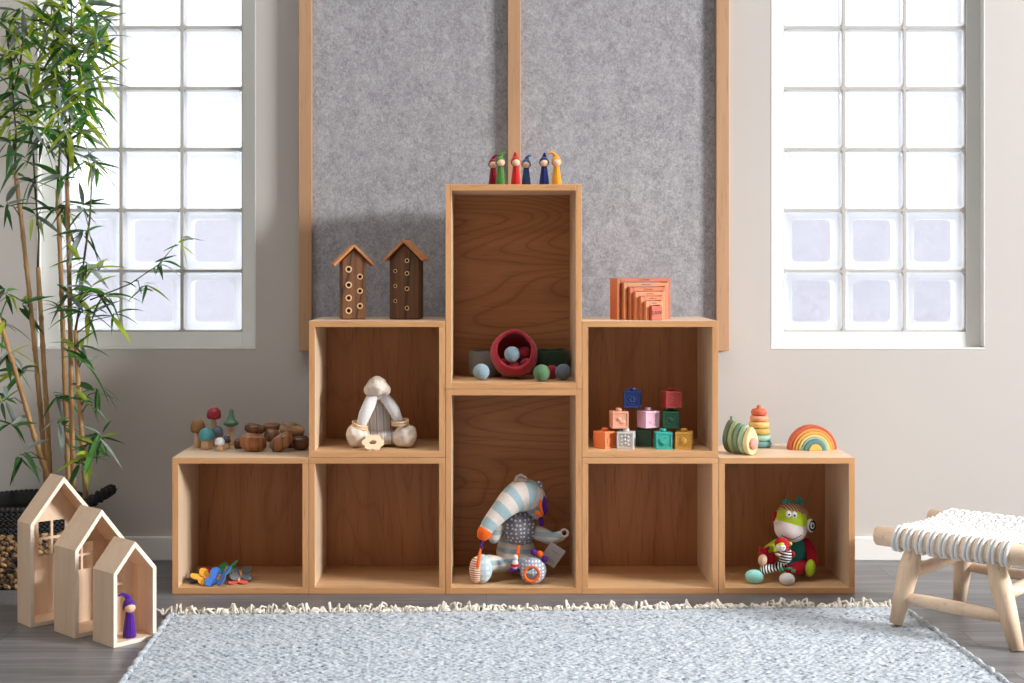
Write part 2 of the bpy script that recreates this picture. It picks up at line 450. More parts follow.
def block_window(name, x0, x1, bx0):
    root = bpy.data.objects.new(name, None); COL.objects.link(root); root['kind'] = 'structure'
    root.location = ((x0+x1)/2, WALLY, WZ0); WORG[root.name] = Vector(root.location)
    yf = WALLY+0.036
    bw = 0.6015; bz0, bz1 = 0.7415, 0.7415+8*0.2005
    p = 0.2005
    fr = MB()
    H = WZ1-WZ0
    e = 0.001
    fr.box(((x0+e+bx0)/2, yf+0.05, WZ0+H/2), (bx0-x0-e, 0.10, H-2*e))
    fr.box(((x1-e+bx0+bw)/2, yf+0.05, WZ0+H/2), (x1-e-bx0-bw, 0.10, H-2*e))
    fr.box((bx0+bw/2, yf+0.05, (WZ0+e+bz0)/2), (bw, 0.10, bz0-WZ0-e))
    fr.box((bx0+bw/2, yf+0.05, (WZ1-e+bz1)/2), (bw, 0.10, WZ1-e-bz1))
    fo = fr.build('window_frame', m_framepaint, root, bevel=0.002)
    # white sill edge and reveal lining
    s = MB()
    s.box(((x0+x1)/2, WALLY+0.017, WZ0+0.004), (x1-x0-2*e, 0.036, 0.006))
    for xx in (x0+0.002, x1-0.002): s.box((xx, WALLY+0.017, WZ0+H/2+0.004), (0.003, 0.036, H-0.012))
    s.build('reveal_lining', m_white, root)
    gm = MB()
    for i in range(4): gm.box((bx0+i*p, yf+0.034, (bz0+bz1)/2), (0.0095 if 0 < i < 3 else 0.007, 0.058, bz1-bz0))
    for j in range(9):
        gm.box((bx0+bw/2, yf+0.034, bz0+j*p), (bw, 0.056, 0.0095 if j else 0.012))
        for i in range(4): gm.tube([(bx0+i*p, yf+0.0045, bz0+j*p), (bx0+i*p, yf+0.05, bz0+j*p)], 0.0095, 8)
    gm.build('mortar', m_grout, root)
    g = MB(); g2 = MB()
    h = (p-0.0095)/2
    def rr(hw, r, n=4):
        pts = []
        for q, (cx, cy) in enumerate([(1, 1), (-1, 1), (-1, -1), (1, -1)]):
            for k in range(n+1):
                a = PI/2*(q + k/n)
                pts.append((cx*(hw-r)+r*math.cos(a), cy*(hw-r)+r*math.sin(a)))
        return pts
    rings = [(h, 0.014, 0.010), (h-0.004, 0.013, 0.004), (h-0.010, 0.012, 0.002), (h-0.020, 0.010, 0.004), (h-0.026, 0.016, 0.006)]
    for i in range(3):
        for j in range(8):
            cx = bx0+(i+0.5)*p; cz = bz0+(j+0.5)*p
            for side in (0, 1):
                base = len(g.v)
                for hw, r, dy in rings:
                    yy = yf+0.002+dy if side == 0 else yf+0.07-dy
                    for (a, c) in rr(hw, r): g.v.append((cx+a, yy, cz+c))
                n = 20
                for q in range(len(rings)-1):
                    for k in range(n):
                        a = base+q*n+k; b_ = base+q*n+(k+1) % n
                        g.f.append((a, b_, b_+n, a+n)); g.m.append(0); g.sm.append(True)
                g.f.append(tuple(base+4*n+k for k in range(n))); g.m.append(1); g.sm.append(False)
    g.build('glass_blocks', [m_gedge, m_gface], root, fixn=False)
block_window('window_1', *LW, -1.4035)
block_window('window_2', *RW, 0.9757)

# outside: ground and a pale boundary wall seen through the blocks
m_out = plain('outside_render', (0.555, 0.55, 0.58), 0.9, 0.1, 0.06, 3)
struct(MB().box((0, 5.2, 0.66), (14, 0.2, 1.32)).build('wall_garden', m_out))
struct(MB().box((0, 3.2, -0.1), (14, 4.8, 0.18)).build('ground', plain('outside_paving', (0.515, 0.51, 0.54), 0.9, 0.1, 0.1, 4)))

# felt wall panel
t = NT('grey_wool_felt')
v = t.coords((1, 1, 0.8)); n1 = t.noise(v, 95, 4, 0.7, 1.2); n2 = t.noise(v, 28, 3, 0.6)
c = t.ramp(n1, [(0.30, rgb(118, 117, 121)), (0.5, rgb(160, 159, 163)), (0.68, rgb(194, 192, 196))])
c = t.mix(0.35, c, t.ramp(n2, [(0.35, rgb(140, 139, 143)), (0.65, rgb(182, 181, 184))]))
t.base(c); t.p.inputs['Roughness'].default_value = 0.95; t.p.inputs['Specular IOR Level'].default_value = 0.1
t.bump(n1, 0.5, 0.002); m_felt = t.m
FP0, FP1 = 0.684, 2.55
pan = thing('felt_wall_panel', 'tall grey felt pin board panel with oak strips on the taupe wall behind the shelves', 'wall panel', (0.09, WALLY, FP0))
yfr = WALLY-0.042
for i, xc in enumerate((-0.586, 0.0895, 0.7635)):
    MB().box((xc, (yfr+WALLY)/2, (FP0+FP1)/2), (0.042, 0.042, FP1-FP0)).build('oak_strip', m_oak_dark, pan, bevel=0.0015)
for z in (FP0+0.021,):
    for a, c in ((-0.565, 0.0685), (0.1105, 0.7425)):
        MB().box(((a+c)/2, (yfr+WALLY)/2+0.001, z), (c-a, 0.04, 0.042)).build('bottom_rail', m_oak_dark, pan)
for a, c in ((-0.565, 0.0685), (0.1105, 0.7425)):
    MB().box(((a+c)/2, WALLY-0.009, (FP0+0.042+FP1)/2), (c-a-0.001, 0.016, FP1-FP0-0.043)).build('felt_board', m_felt, pan)

# ------------------------------------------------------------------ shelf boxes
S = 0.4; TH = 0.0178; D = 0.30
SX0 = (172.0-VX)/341.6
def cube_box(label, col, row):
    x = SX0+(col+0.5)*S
    r = thing('wooden_cube_shelf', label, 'shelf', (x, 0, row*S), 0, 'square oak cube boxes', world=False)
    e = 0.0006
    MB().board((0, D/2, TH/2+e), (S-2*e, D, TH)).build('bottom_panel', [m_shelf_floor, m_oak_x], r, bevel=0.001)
    MB().board((0, D/2, S-TH/2-e), (S-2*e, D, TH)).build('top_panel', [m_lit_oak_x, m_oak_x], r, bevel=0.001)
    for sx in (-1, 1):
        MB().board((sx*(S/2-TH/2-e), D/2, S/2), (TH, D-0.0004, S-2*TH-2*e-0.0004)).build('side_panel', [m_lit_oak_z, m_oak_z], r, bevel=0.0008)
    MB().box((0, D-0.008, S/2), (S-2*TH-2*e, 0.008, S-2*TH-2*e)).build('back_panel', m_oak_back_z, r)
    return r
def tall_box(label, row):
    r = thing('tall_wooden_box_shelf', label, 'shelf', (SX0+2.5*S, 0, row*0.6), 0, 'tall oak boxes in the centre of the stack', world=False)
    e = 0.0006; H = 0.6
    for sx in (-1, 1):
        MB().board((sx*(S/2-TH/2-e), D/2, H/2), (TH, D, H-2*e)).build('side_panel', [m_lit_oak_z, m_oak_z], r, bevel=0.001)
    for z in (TH/2+e, H-TH/2-e):
        MB().board((0, D/2, z), (S-2*TH-2*e, D-0.0004, TH)).build('bottom_panel' if z < 0.1 else 'top_panel', [m_shelf_floor if z < 0.1 else m_lit_oak_x, m_oak_x], r, bevel=0.0008)
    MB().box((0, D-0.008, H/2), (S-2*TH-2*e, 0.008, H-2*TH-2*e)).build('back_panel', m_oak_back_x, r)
    return r
cube_box('oak cube shelf at the far left end of the bottom row holding felt butterflies', 0, 0)
cube_box('empty oak cube shelf on the floor left of the tall centre boxes', 1, 0)
cube_box('empty oak cube shelf on the floor right of the tall centre boxes', 3, 0)
cube_box('oak cube shelf at the far right end holding the seated monkey toy', 4, 0)
cube_box('upper oak cube shelf on the left holding the cream floppy doll', 1, 1)
cube_box('upper oak cube shelf on the right holding the coloured letter blocks', 3, 1)
tall_box('lower tall oak box shelf on the floor holding the striped anteater toy', 0)
tall_box('upper tall oak box shelf with felt bowls inside and gnomes on top', 1)

# ------------------------------------------------------------------ birch house frames
m_birch = wood('pale_birch', rgb(226, 196, 166), rgb(238, 212, 184), rgb(205, 172, 140), 'z', 1.2, 0.5)
m_birch_out = m_birch
m_birch_edge = wood('cut_birch_edge', rgb(243, 228, 208), rgb(250, 238, 222), rgb(225, 200, 172), 'z', 1.5, 0.5)
def house(label, corner, fdir, W, H, HE, dep, wz, part_w):
    """corner = front-left bottom corner; fdir = direction along the front to the right"""
    ang = math.atan2(fdir[1], fdir[0])
    r = thing('wooden_house_frame', label, 'toy house', (corner[0], corner[1], 0), ang, 'nested birch house frames', world=False)
    th = 0.0105
    # local: x along front, y into depth, z up
    a = math.atan2(H-HE, W/2)
    nx, nz = math.sin(a), -math.cos(a)
    outer = [(0, 0), (W, 0), (W, HE), (W/2, H), (0, HE)]
    k = th*math.tan((PI/2-a)/2)  # mitre adjustment at the eaves
    inner = [(th, th), (W-th, th), (W-th, HE-k), (W/2, H-th/math.cos(a)), (th, HE-k)]
    names = ['base_panel', 'side_wall', 'roof_panel', 'roof_panel', 'side_wall']
    for i in range(5):
        j = (i+1) % 5
        q = [outer[i], outer[j], inner[j], inner[i]]
        b = MB()
        b.prism(q, dep, Matrix(((1, 0, 0, 0), (0, 0, 1, 0), (0, 1, 0, 0), (0, 0, 0, 1))))
        b.m = [1 if f == 0 else 0 for f in range(len(b.m))]
        b.build(names[i], [m_birch_out, m_birch_edge], r, bevel=0.0006)
    # back panel with a four pane window cut through
    ww, wh = part_w, part_w*1.2
    x0, x1, z0, z1 = W/2-ww/2, W/2+ww/2, wz-wh/2, wz+wh/2
    yb, tb = dep-0.008, 0.006
    Mx = Matrix(((1, 0, 0, 0), (0, 0, 1, yb), (0, 1, 0, 0), (0, 0, 0, 1)))
    b = MB(); I = inner
    b.prism([I[0], (x0, I[0][1]), (x0, z1), (I[4][0], z1)], tb, Mx)
    b.prism([(x1, I[1][1]), I[1], (I[2][0], z1), (x1, z1)], tb, Mx)
    b.prism([(x0, I[0][1]), (x1, I[0][1]), (x1, z0), (x0, z0)], tb, Mx)
    b.prism([(I[4][0], z1), (I[2][0], z1), I[2], I[3], I[4]], tb, Mx)
    b.build('back_panel', m_birch, r)
    b = MB(); bar = 0.0065
    b.box((W/2, yb+tb/2, wz), (bar, tb, wh)); b.box((W/2, yb+tb/2, wz), (ww, tb*0.99, bar))
    b.build('window_bars', m_birch, r)
    return r
house('largest birch house frame at the back left with the woven basket showing through its window', (-1.212, -0.373), (0.73, 0.68), 0.19, 0.392, 0.274, 0.080, 0.217, 0.078)
house('middle sized birch house frame standing between the largest and the smallest', (-1.062, -0.478), (0.69, 0.724), 0.155, 0.3235, 0.2265, 0.108, 0.19, 0.065)
house('smallest birch house frame in front with a purple gnome inside', (-0.939, -0.566), (0.69, 0.724), 0.125, 0.26, 0.186, 0.10, 0.135, 0.045)

# ------------------------------------------------------------------ gnomes
m_face = plain('bare_wood_face', rgb(232, 192, 160), 0.6, 0.3, 0.08, 90)
def gnome(label, loc, rotz, c, h=0.098, tip=1, group='felt gnomes on top of the shelf', curl=0.4):
    k = h/0.098
    r = thing('felt_gnome', label, 'toy figure', loc, rotz, group, world=False)
    m = felt('felt_' + label.split()[0], c, 0.18)
    b = MB(); b.lathe([(0.0142*k, 0), (0.0150*k, 0.002*k), (0.0128*k, 0.022*k), (0.0098*k, 0.044*k), (0.0082*k, 0.056*k), (0.004*k, 0.060*k)], seg=20)
    # a front seam ridge
    b.tube([(0, -0.0148*k, 0.001), (0, -0.0118*k, 0.026*k), (0, -0.0085*k, 0.052*k)], 0.0013*k, 6)
    b.build('robe', m, r)
    MB().sphere((0, -0.0045*k, 0.0655*k), (0.0120*k, 0.0112*k, 0.0112*k)).build('head', m_face, r)
    # hood wraps the back of the head, then a curling point
    hb = MB()
    prof = [(0.0128*k, -0.004*k), (0.0142*k, -0.002*k), (0.0140*k, 0.004*k), (0.0115*k, 0.0095*k), (0.0085*k, 0.014*k)]
    R = Matrix.Rotation(math.radians(-38), 3, 'X')
    hb.lathe(prof, (0, 0.002*k, 0.068*k), 20, R, jit=0.05)
    p0 = Vector((0, 0.002*k, 0.068*k)) + R @ Vector((0, 0, 0.012*k))
    hb.tube([p0, p0+Vector((0.001*tip, -0.001, 0.007))*k, p0+Vector((0.004*tip*curl*2, -0.003, 0.013))*k, p0+Vector((0.010*tip*curl*2, -0.004, 0.0175))*k, p0+Vector((0.016*tip*curl*2, -0.004, 0.017-0.003*curl))*k],
            [0.0096*k, 0.0070*k, 0.0048*k, 0.0034*k, 0.0016*k], 12, rounded=0.8)
    hb.torus((0, 0.002*k, 0.068*k)+R @ Vector((0, 0, -0.003*k)) if False else tuple(Vector((0, 0.002*k, 0.068*k)) + R @ Vector((0, 0, -0.003*k))), 0.0128*k, 0.0022*k, R)
    hb.build('hood', m, r)
    return r
TZ = 1.2
def gx(px, Y): return ((px-VX)*(Y+CAMD)/F, Y, TZ)
gnome('crimson felt gnome half hidden behind the green one on top of the tall shelf', gx(493.2, 0.10), 0, rgb(128, 18, 34), 0.096, 1, curl=0.5)
gnome('green felt gnome with swept back pointed hood on top of the tall shelf', gx(500.6, 0.055), 0.15, rgb(78, 124, 54), 0.1, 1, curl=0.55)
gnome('red felt gnome with short upright hood on top of the tall shelf', gx(515.9, 0.05), 0.1, rgb(190, 36, 30), 0.1, -1, curl=0.12)
gnome('steel blue felt gnome standing close beside the red one', gx(526.2, 0.09), -0.1, rgb(56, 86, 130), 0.094, 1, curl=0.45)
gnome('navy royal blue felt gnome standing beside the yellow one', gx(544.2, 0.06), 0.0, rgb(24, 38, 98), 0.099, 1, curl=0.12)
gnome('yellow felt gnome with hood tip bent left, rightmost on the tall shelf', gx(556.6, 0.05), 0.1, rgb(222, 150, 38), 0.1, -1, curl=0.7)
p = onz(130.3, 638.2, 0.011)
gnome('purple felt gnome with a curled hood inside the smallest birch house', (p.x-0.005, p.y+0.012, 0.0112), 0.5, rgb(84, 38, 150), 0.114, -1, 'gnome in the birch house', curl=0.75)

# ------------------------------------------------------------------ insect hotels
m_bark = wood('brown_log', rgb(92, 56, 32), rgb(150, 100, 62), rgb(40, 22, 12), 'z', 2.2, 0.75, bands=0.85, bscale=22)
m_bark_dark = wood('dark_log', rgb(70, 40, 24), rgb(124, 82, 46), rgb(26, 14, 8), 'z', 2.0, 0.75, bands=0.85, bscale=20)
m_roofwood = wood('roof_slat', rgb(178, 106, 56), rgb(206, 138, 82), None, 'y', 1.2, 0.55)
m_holerim = plain('drilled_pale_rim', rgb(222, 182, 132), 0.7)
m_hole_shade = plain('hole_shade', (0.012, 0.008, 0.006), 0.95, 0.1)  # black disc colour stands for the shade inside each drilled hole
def hotel(label, loc, rot, W, Dp, HB, roof_l, a, holes, mat, lside=[]):
    r = thing('insect_hotel', label, 'insect house', loc, rot, 'log insect houses', world=False)
    b = MB()
    hr = W/2*math.tan(a)
    poly = [(-W/2, 0), (W/2, 0), (W/2, HB-hr), (0, HB), (-W/2, HB-hr)]
    b.prism(poly, Dp, Matrix(((1, 0, 0, 0), (0, 0, 1, -Dp/2), (0, 1, 0, 0), (0, 0, 0, 1))))
    b.build('log_body', mat, r, bevel=0.004)
    for s in (-1, 1):
        R = Matrix.Rotation(s*a, 3, 'Y')
        c = Vector((s*roof_l/2*math.cos(a), 0, HB+0.0055-roof_l/2*math.sin(a)))
        rb = MB().box(c+Vector((s*0.001, 0, 0.003)), (roof_l+0.004, Dp+0.022, 0.0075), R)
        rb.build('roof_board', m_roofwood, r, bevel=0.001)
    for i, (hx, hz, hrad, side) in enumerate(holes):
        if side == 0:
            base = Vector((hx, -Dp/2, hz)); n = Vector((0, -1, 0)); Mx = Matrix.Rotation(PI/2, 3, 'X')
        else:
            base = Vector((-W/2, hx, hz)); n = Vector((-1, 0, 0)); Mx = Matrix.Rotation(PI/2, 3, 'Y')
        h = MB(); h.torus(base-n*0.0003, hrad*0.80, hrad*0.26, Mx, 20, 8)
        h.tube([base-n*0.002, base+n*0.0009], hrad*0.72, 16, mi=1)
        h.build('drilled_hole', [m_holerim, m_hole_shade], r)
    return r
p = onz(356.5, 317.0, 0.8)
hotel('lighter log insect house with seven staggered holes, nearer the left end', (p.x+0.002, 0.13, 0.8), math.radians(12), 0.074, 0.065, 0.212, 0.082, math.radians(44.5),
      [(-0.016, z, 0.0098, 0) for z in (0.026, 0.064, 0.103, 0.150)] + [(0.018, z, 0.0088, 0) for z in (0.040, 0.085, 0.128)], m_bark)
p = onz(409.5, 316.8, 0.8)
hotel('darker bark insect house with a column of small holes beside the tall shelf', (p.x, 0.13, 0.8), math.radians(-9), 0.090, 0.070, 0.226, 0.080, math.radians(44),
      [(0.009, z, 0.0068, 0) for z in (0.034, 0.092, 0.138, 0.176)] + [(-0.027, z, 0.0055, 0) for z in (0.055, 0.10, 0.145)], m_bark_dark)

# ------------------------------------------------------------------ mushrooms on the left cube
m_stem = wood('bare_stem', rgb(214, 172, 128), rgb(232, 192, 150), None, 'z', 1.5, 0.55)
MZ = 0.4
def mushroom(label, px, py, capw, caph, total, stemr, col, stemtop=None, hat=False, rough=0.4):
    q = onz(px, py, MZ); s = F/(q.y+CAMD)
    r = thing('wooden_mushroom', label, 'toy mushroom', (q.x, q.y+0.006, MZ), 0, 'painted wooden mushrooms', world=False)
    H = total/s; R = capw/2/s; C = caph/s; sr = stemr/s
    m = plain('paint_' + label.split()[0], col, rough, 0.4, 0.08, 60)
    MB().lathe([(sr*0.9, 0), (sr*1.12, 0.002), (sr*1.08, (H-C)*0.5), (sr*0.95, H-C+0.001), (sr*0.9, H-C*0.8)], seg=20).build('stem', m_stem, r)
    if hat:
        MB().lathe([(0, H-C), (R*0.55, H-C), (R*0.96, H-C+C*0.10), (R, H-C+C*0.20), (R*0.82, H-C+C*0.30), (R*0.50, H-C+C*0.42), (R*0.34, H-C+C*0.65), (R*0.31, H-C+C*0.85), (R*0.2, H-C+C*0.97), (0, H)], seg=28).build('cap', m, r)
    else:
        MB().lathe([(0, H-C), (R*0.8, H-C+C*0.02), (R*0.97, H-C+C*0.12), (R, H-C+C*0.32), (R*0.93, H-C+C*0.58), (R*0.72, H-C+C*0.82), (R*0.4, H-C+C*0.96), (0, H)], seg=28).build('cap', m, r)
mushroom('brown capped wooden mushroom at the left edge of the group', 197.4, 447.6, 14.8, 14.0, 28.8, 2.9, rgb(150, 108, 66))
mushroom('teal capped wooden mushroom with a wide stem in front', 206.0, 449.0, 15.8, 12.6, 21.0, 5.2, rgb(84, 158, 168))
mushroom('tiny white capped wooden mushroom at the very front', 219.4, 451.1, 10.2, 8.0, 13.5, 2.9, rgb(232, 232, 230))
mushroom('small charcoal capped wooden mushroom beside the tiny white one', 226.3, 449.0, 8.6, 7.2, 13.3, 3.1, rgb(84, 84, 90))
mushroom('slate blue capped wooden mushroom behind the teal one', 216.8, 446.8, 12.4, 11.5, 20.6, 2.8, rgb(104, 116, 130))
mushroom('tall red capped wooden mushroom at the back', 213.6, 446.2, 14.6, 12.0, 39.0, 2.6, rgb(164, 44, 58))
mushroom('sage green tree topped wooden mushroom beside the brown stones', 230.8, 445.2, 15.2, 17.5, 36.2, 2.9, rgb(102, 142, 118), hat=True)

# ------------------------------------------------------------------ wooden stones
def stone_mat(i, a, b):
    return wood('polished_stone_wood_%s' % 'abcdefghij'[i], a, b, tuple(q*0.3 for q in a), 'x' if i % 2 else 'z', 1.6, 0.25, bands=0.8, bscale=22)
stones = [ # px, py(center), Y, w(px), h(px), depth m, tilt deg, colours, label
    (253.5, 441.6, 0.135, 27, 18, 0.05, 3, rgb(112, 62, 34), rgb(216, 146, 92), 'large two-tone wooden stone with a light stripe at the front of the pile', 0),
    (238.6, 443.0, 0.19, 9, 10, 0.03, 0, rgb(88, 52, 34), rgb(120, 76, 50), 'small dark wooden stone peeking out left of the large striped one', 0),
    (254.3, 428.6, 0.185, 20, 10, 0.05, 12, rgb(96, 58, 38), rgb(150, 96, 64), 'dark wooden stone lying on top of the large striped one', 1),
    (270.5, 427.0, 0.235, 22, 8.5, 0.05, -4, rgb(104, 64, 40), rgb(150, 100, 64), 'flat brown wooden stone at the top back of the pile', 1),
    (272.0, 435.6, 0.20, 16, 13, 0.04, 10, rgb(112, 74, 52), rgb(168, 122, 88), 'rounded brown wooden stone in the middle of the pile', 1),
    (292.0, 429.6, 0.20, 25, 13.5, 0.05, 18, rgb(128, 88, 56), rgb(206, 166, 122), 'pale streaked wooden stone on top at the right', 1),
    (281.5, 441.0, 0.13, 25.5, 15.5, 0.045, -34, rgb(128, 82, 54), rgb(180, 124, 84), 'tilted oval wooden stone leaning at the front right', 0),
    (300.8, 443.6, 0.165, 18, 14.5, 0.045, 2, rgb(76, 44, 28), rgb(122, 78, 50), 'dark reddish wooden stone against the upper cube shelf', 0),
    (289.0, 444.0, 0.21, 14, 12, 0.04, 0, rgb(66, 40, 26), rgb(96, 60, 38), 'dark wooden stone low behind the tilted oval one', 0),
]
for i, (px, py, Y, w_, h_, dp, tl, a, b_, lab, top) in enumerate(stones):
    c = at(px, py, Y); s = F/(Y+CAMD)
    R = Matrix.Rotation(math.radians(tl), 3, 'Y')
    hx, hz = w_/2/s, h_/2/s
    if not top:
        ext = math.sqrt((hx*math.sin(math.radians(tl)))**2+(hz*math.cos(math.radians(tl)))**2)
        c.z = MZ+ext*0.97
    m = MB()
    nu, nv = 22, 14; vsx = []
    def sp(x, e): return math.copysign(abs(x)**e, x)
    for j in range(nv+1):
        th = PI*j/nv
        for k in range(nu):
            ph = 2*PI*k/nu
            q = Vector((sp(math.sin(th), 0.75)*sp(math.cos(ph), 0.8)*hx, sp(math.sin(th), 0.75)*sp(math.sin(ph), 0.8)*dp/2, sp(math.cos(th), 0.75)*hz))
            q *= 1+0.09*mnoise.noise(q.normalized()*1.3+Vector((i*3.1, 0, 0)))
            vsx.append(R @ q + c)
    fs = []
    for j in range(nv):
        for k in range(nu):
            a1 = j*nu+k; b1 = j*nu+(k+1) % nu
            fs.append((a1, a1+nu, b1+nu, b1))
    m.add(vsx, fs)
    o = m.build('wooden_stone', stone_mat(i, a, b_), off=c)
    tag(o, lab, 'wooden stone', 'balancing wooden stones')

# ------------------------------------------------------------------ butterflies
BZ = 0.0185
def butterfly(label, px, py, Y, size, yaw, tiltx, tilty, fold, c, lift=0.0):
    q = at(px, py, Y)
    r = thing('felt_butterfly', label, 'toy butterfly', (q.x, q.y, max(q.z, BZ+0.003)), 0, 'felt butterflies', world=False)
    r.rotation_euler = (tiltx, tilty, yaw)
    m = felt('felt_wing_' + label.split()[0], c, 0.22)
    out = []
    for k in range(0, 25):
        a = -PI/2 + PI*k/24
        rad = 0.62+0.38*abs(math.sin(1.0*a*2+0.0))**0.8
        if abs(a) < 0.18: rad = 0.66
        out.append((math.cos(a)**0.7*rad*0.5*size if math.cos(a) > 0 else 0.0, math.sin(a)*rad*0.62*size))
    out = [(0.0, -0.28*size)] + [(x+0.003, y) for x, y in out[2:-2]] + [(0.0, 0.28*size)]
    for s in (-1, 1):
        Rm = Matrix.Rotation(-s*fold, 4, 'Y')
        poly = [(s*x, y) for x, y in out]
        w_ = MB().prism(poly, 0.003, Rm)
        w_.build('wing', m, r, bevel=0.0008)
    b = MB(); b.sphere((0, size*0.10, 0.005), 0.0052); b.sphere((0, -size*0.06, 0.005), (0.0042, 0.0075, 0.0042))
    b.build('bead_body', m_beadw, r)
    Rm_ = Euler((tiltx, tilty, yaw)).to_matrix()
    lo = min((Rm_ @ v_.co).z for ch in r.children for v_ in ch.data.vertices)
    r.location.z = max(r.location.z, BZ+0.0004-lo)
m_beadw = plain('orange_wood_bead', rgb(226, 152, 82), 0.5, 0.4, 0.08)
def bf_y(py): return onz(220, py, BZ).y
butterfly('navy felt butterfly at the far left of the heap', 196, 581, 0.075, 0.052, 0.5, 0.05, 0, 0.08, rgb(34, 38, 84))
butterfly('crimson felt butterfly at the back of the heap', 212, 573, 0.13, 0.05, 0.2, 0.45, 0.1, 0.15, rgb(176, 24, 44))
butterfly('yellow felt butterfly in front at the left', 203, 579, 0.058, 0.062, 0.9, 0.42, -0.25, 0.12, rgb(240, 176, 52))
butterfly('green felt butterfly on top at the back', 227, 570.5, 0.12, 0.070, -0.35, 0.40, -0.25, 0.25, rgb(40, 150, 84))
butterfly('grey felt butterfly at the right of the heap', 240.5, 574.5, 0.095, 0.072, 0.25, 0.36, 0.05, 0.14, rgb(112, 116, 120))
butterfly('orange red felt butterfly lying flat beneath the grey one', 238.5, 582.5, 0.065, 0.062, 0.1, 0.05, 0.0, 0.03, rgb(236, 70, 36))
butterfly('blue felt butterfly large in the front centre of the heap', 219.5, 580.5, 0.045, 0.078, -0.3, 0.50, -0.12, 0.42, rgb(64, 118, 200))

# ------------------------------------------------------------------ nested wooden blocks
NZ = 0.8
a = math.radians(24)
dims = [(0.186, 0.124), (0.154, 0.110), (0.126, 0.0965), (0.103, 0.083), (0.081, 0.0695), (0.060, 0.056), (0.036, 0.042)]
m_lawwood = [wood('stained_beech_%s' % 'abcdefg'[i], q, tuple(min(1, x*1.15) for x in q), None, 'x', 1.2, 0.45) for i, q in enumerate(
    [rgb(170, 84, 42), rgb(188, 112, 64), rgb(174, 96, 54), rgb(202, 122, 78), rgb(196, 114, 72), rgb(208, 134, 90), rgb(178, 80, 56)])]
m_burn = plain('burnt_lettering', rgb(74, 34, 22), 0.8)
n_dir = Vector((math.sin(a), -math.cos(a), 0)); u_dir = Vector((math.cos(a), math.sin(a), 0))
c_last = at(657.0, 320, 0.05); c_last.z = NZ
ncap = ['largest outermost', 'second largest', 'third largest', 'middle sized', 'third smallest', 'second smallest', 'smallest solid']
step = 0.0125
dep = 0.044
for i, (W, H) in enumerate(dims):
    c = c_last - n_dir*(step*(6-i))
    loc = (c.x, c.y, NZ)
    r = thing('nesting_wooden_arch' if i < 6 else 'nesting_wooden_block', ncap[i] + ' orange-stained piece of the nested wooden arches on the right shelf top', 'nesting block', loc, a, 'nested wooden arches', world=False)
    b = MB(); wl = 0.0118
    Mx = Matrix(((1, 0, 0, 0), (0, 0, 1, 0), (0, 1, 0, 0), (0, 0, 0, 1)))
    dd = dep*(1-0.05*i)
    if i < 6:
        W2, H2 = W/2-wl, H-wl
        poly = [(-W/2, 0), (-W2, 0), (-W2, H2), (W2, H2), (W2, 0), (W/2, 0), (W/2, H), (-W/2, H)]
        # split in three so faces stay convex
        b.box((-W/2+wl/2, dd/2, H/2), (wl, dd, H)); b.box((W/2-wl/2, dd/2, H/2), (wl, dd, H)); b.box((0, dd/2, H-wl/2), (W-2*wl, dd, wl))
    else:
        b.box((0, dd/2, H/2), (W, dd, H))
    b.build('arch' if i < 6 else 'block', m_lawwood[i], r, bevel=0.0012)
    if i < 6:
        # worn engraved mark along the top edge, too small to read
        g = MB(); x = -0.016*(1-0.08*i)
        rs = random.Random(i)
        while x < 0.018*(1-0.08*i):
            w_ = rs.uniform(0.0012, 0.0022); g.box((x, 0.0001, H-wl/2), (w_, 0.0006, rs.uniform(0.002, 0.0038))); x += w_+0.0012
        g.build('engraved_mark', m_burn, r)
    else:
        cu = bpy.data.curves.new('lettering', 'FONT'); cu.body = 'LAW'; cu.size = 0.0155; cu.align_x = 'CENTER'; cu.align_y = 'CENTER'; cu.extrude = 0.0002
        cu.materials.append(m_burn)
        tmp = bpy.data.objects.new('lettering_source', cu); COL.objects.link(tmp)
        bpy.context.view_layer.update()
        tme = bpy.data.meshes.new_from_object(tmp.evaluated_get(bpy.context.evaluated_depsgraph_get()))
        bpy.data.objects.remove(tmp)
        o = bpy.data.objects.new('lettering', tme); COL.objects.link(o); o.parent = r
        o.location = (0, -0.0004, H/2); o.rotation_euler = (PI/2, 0, 0)

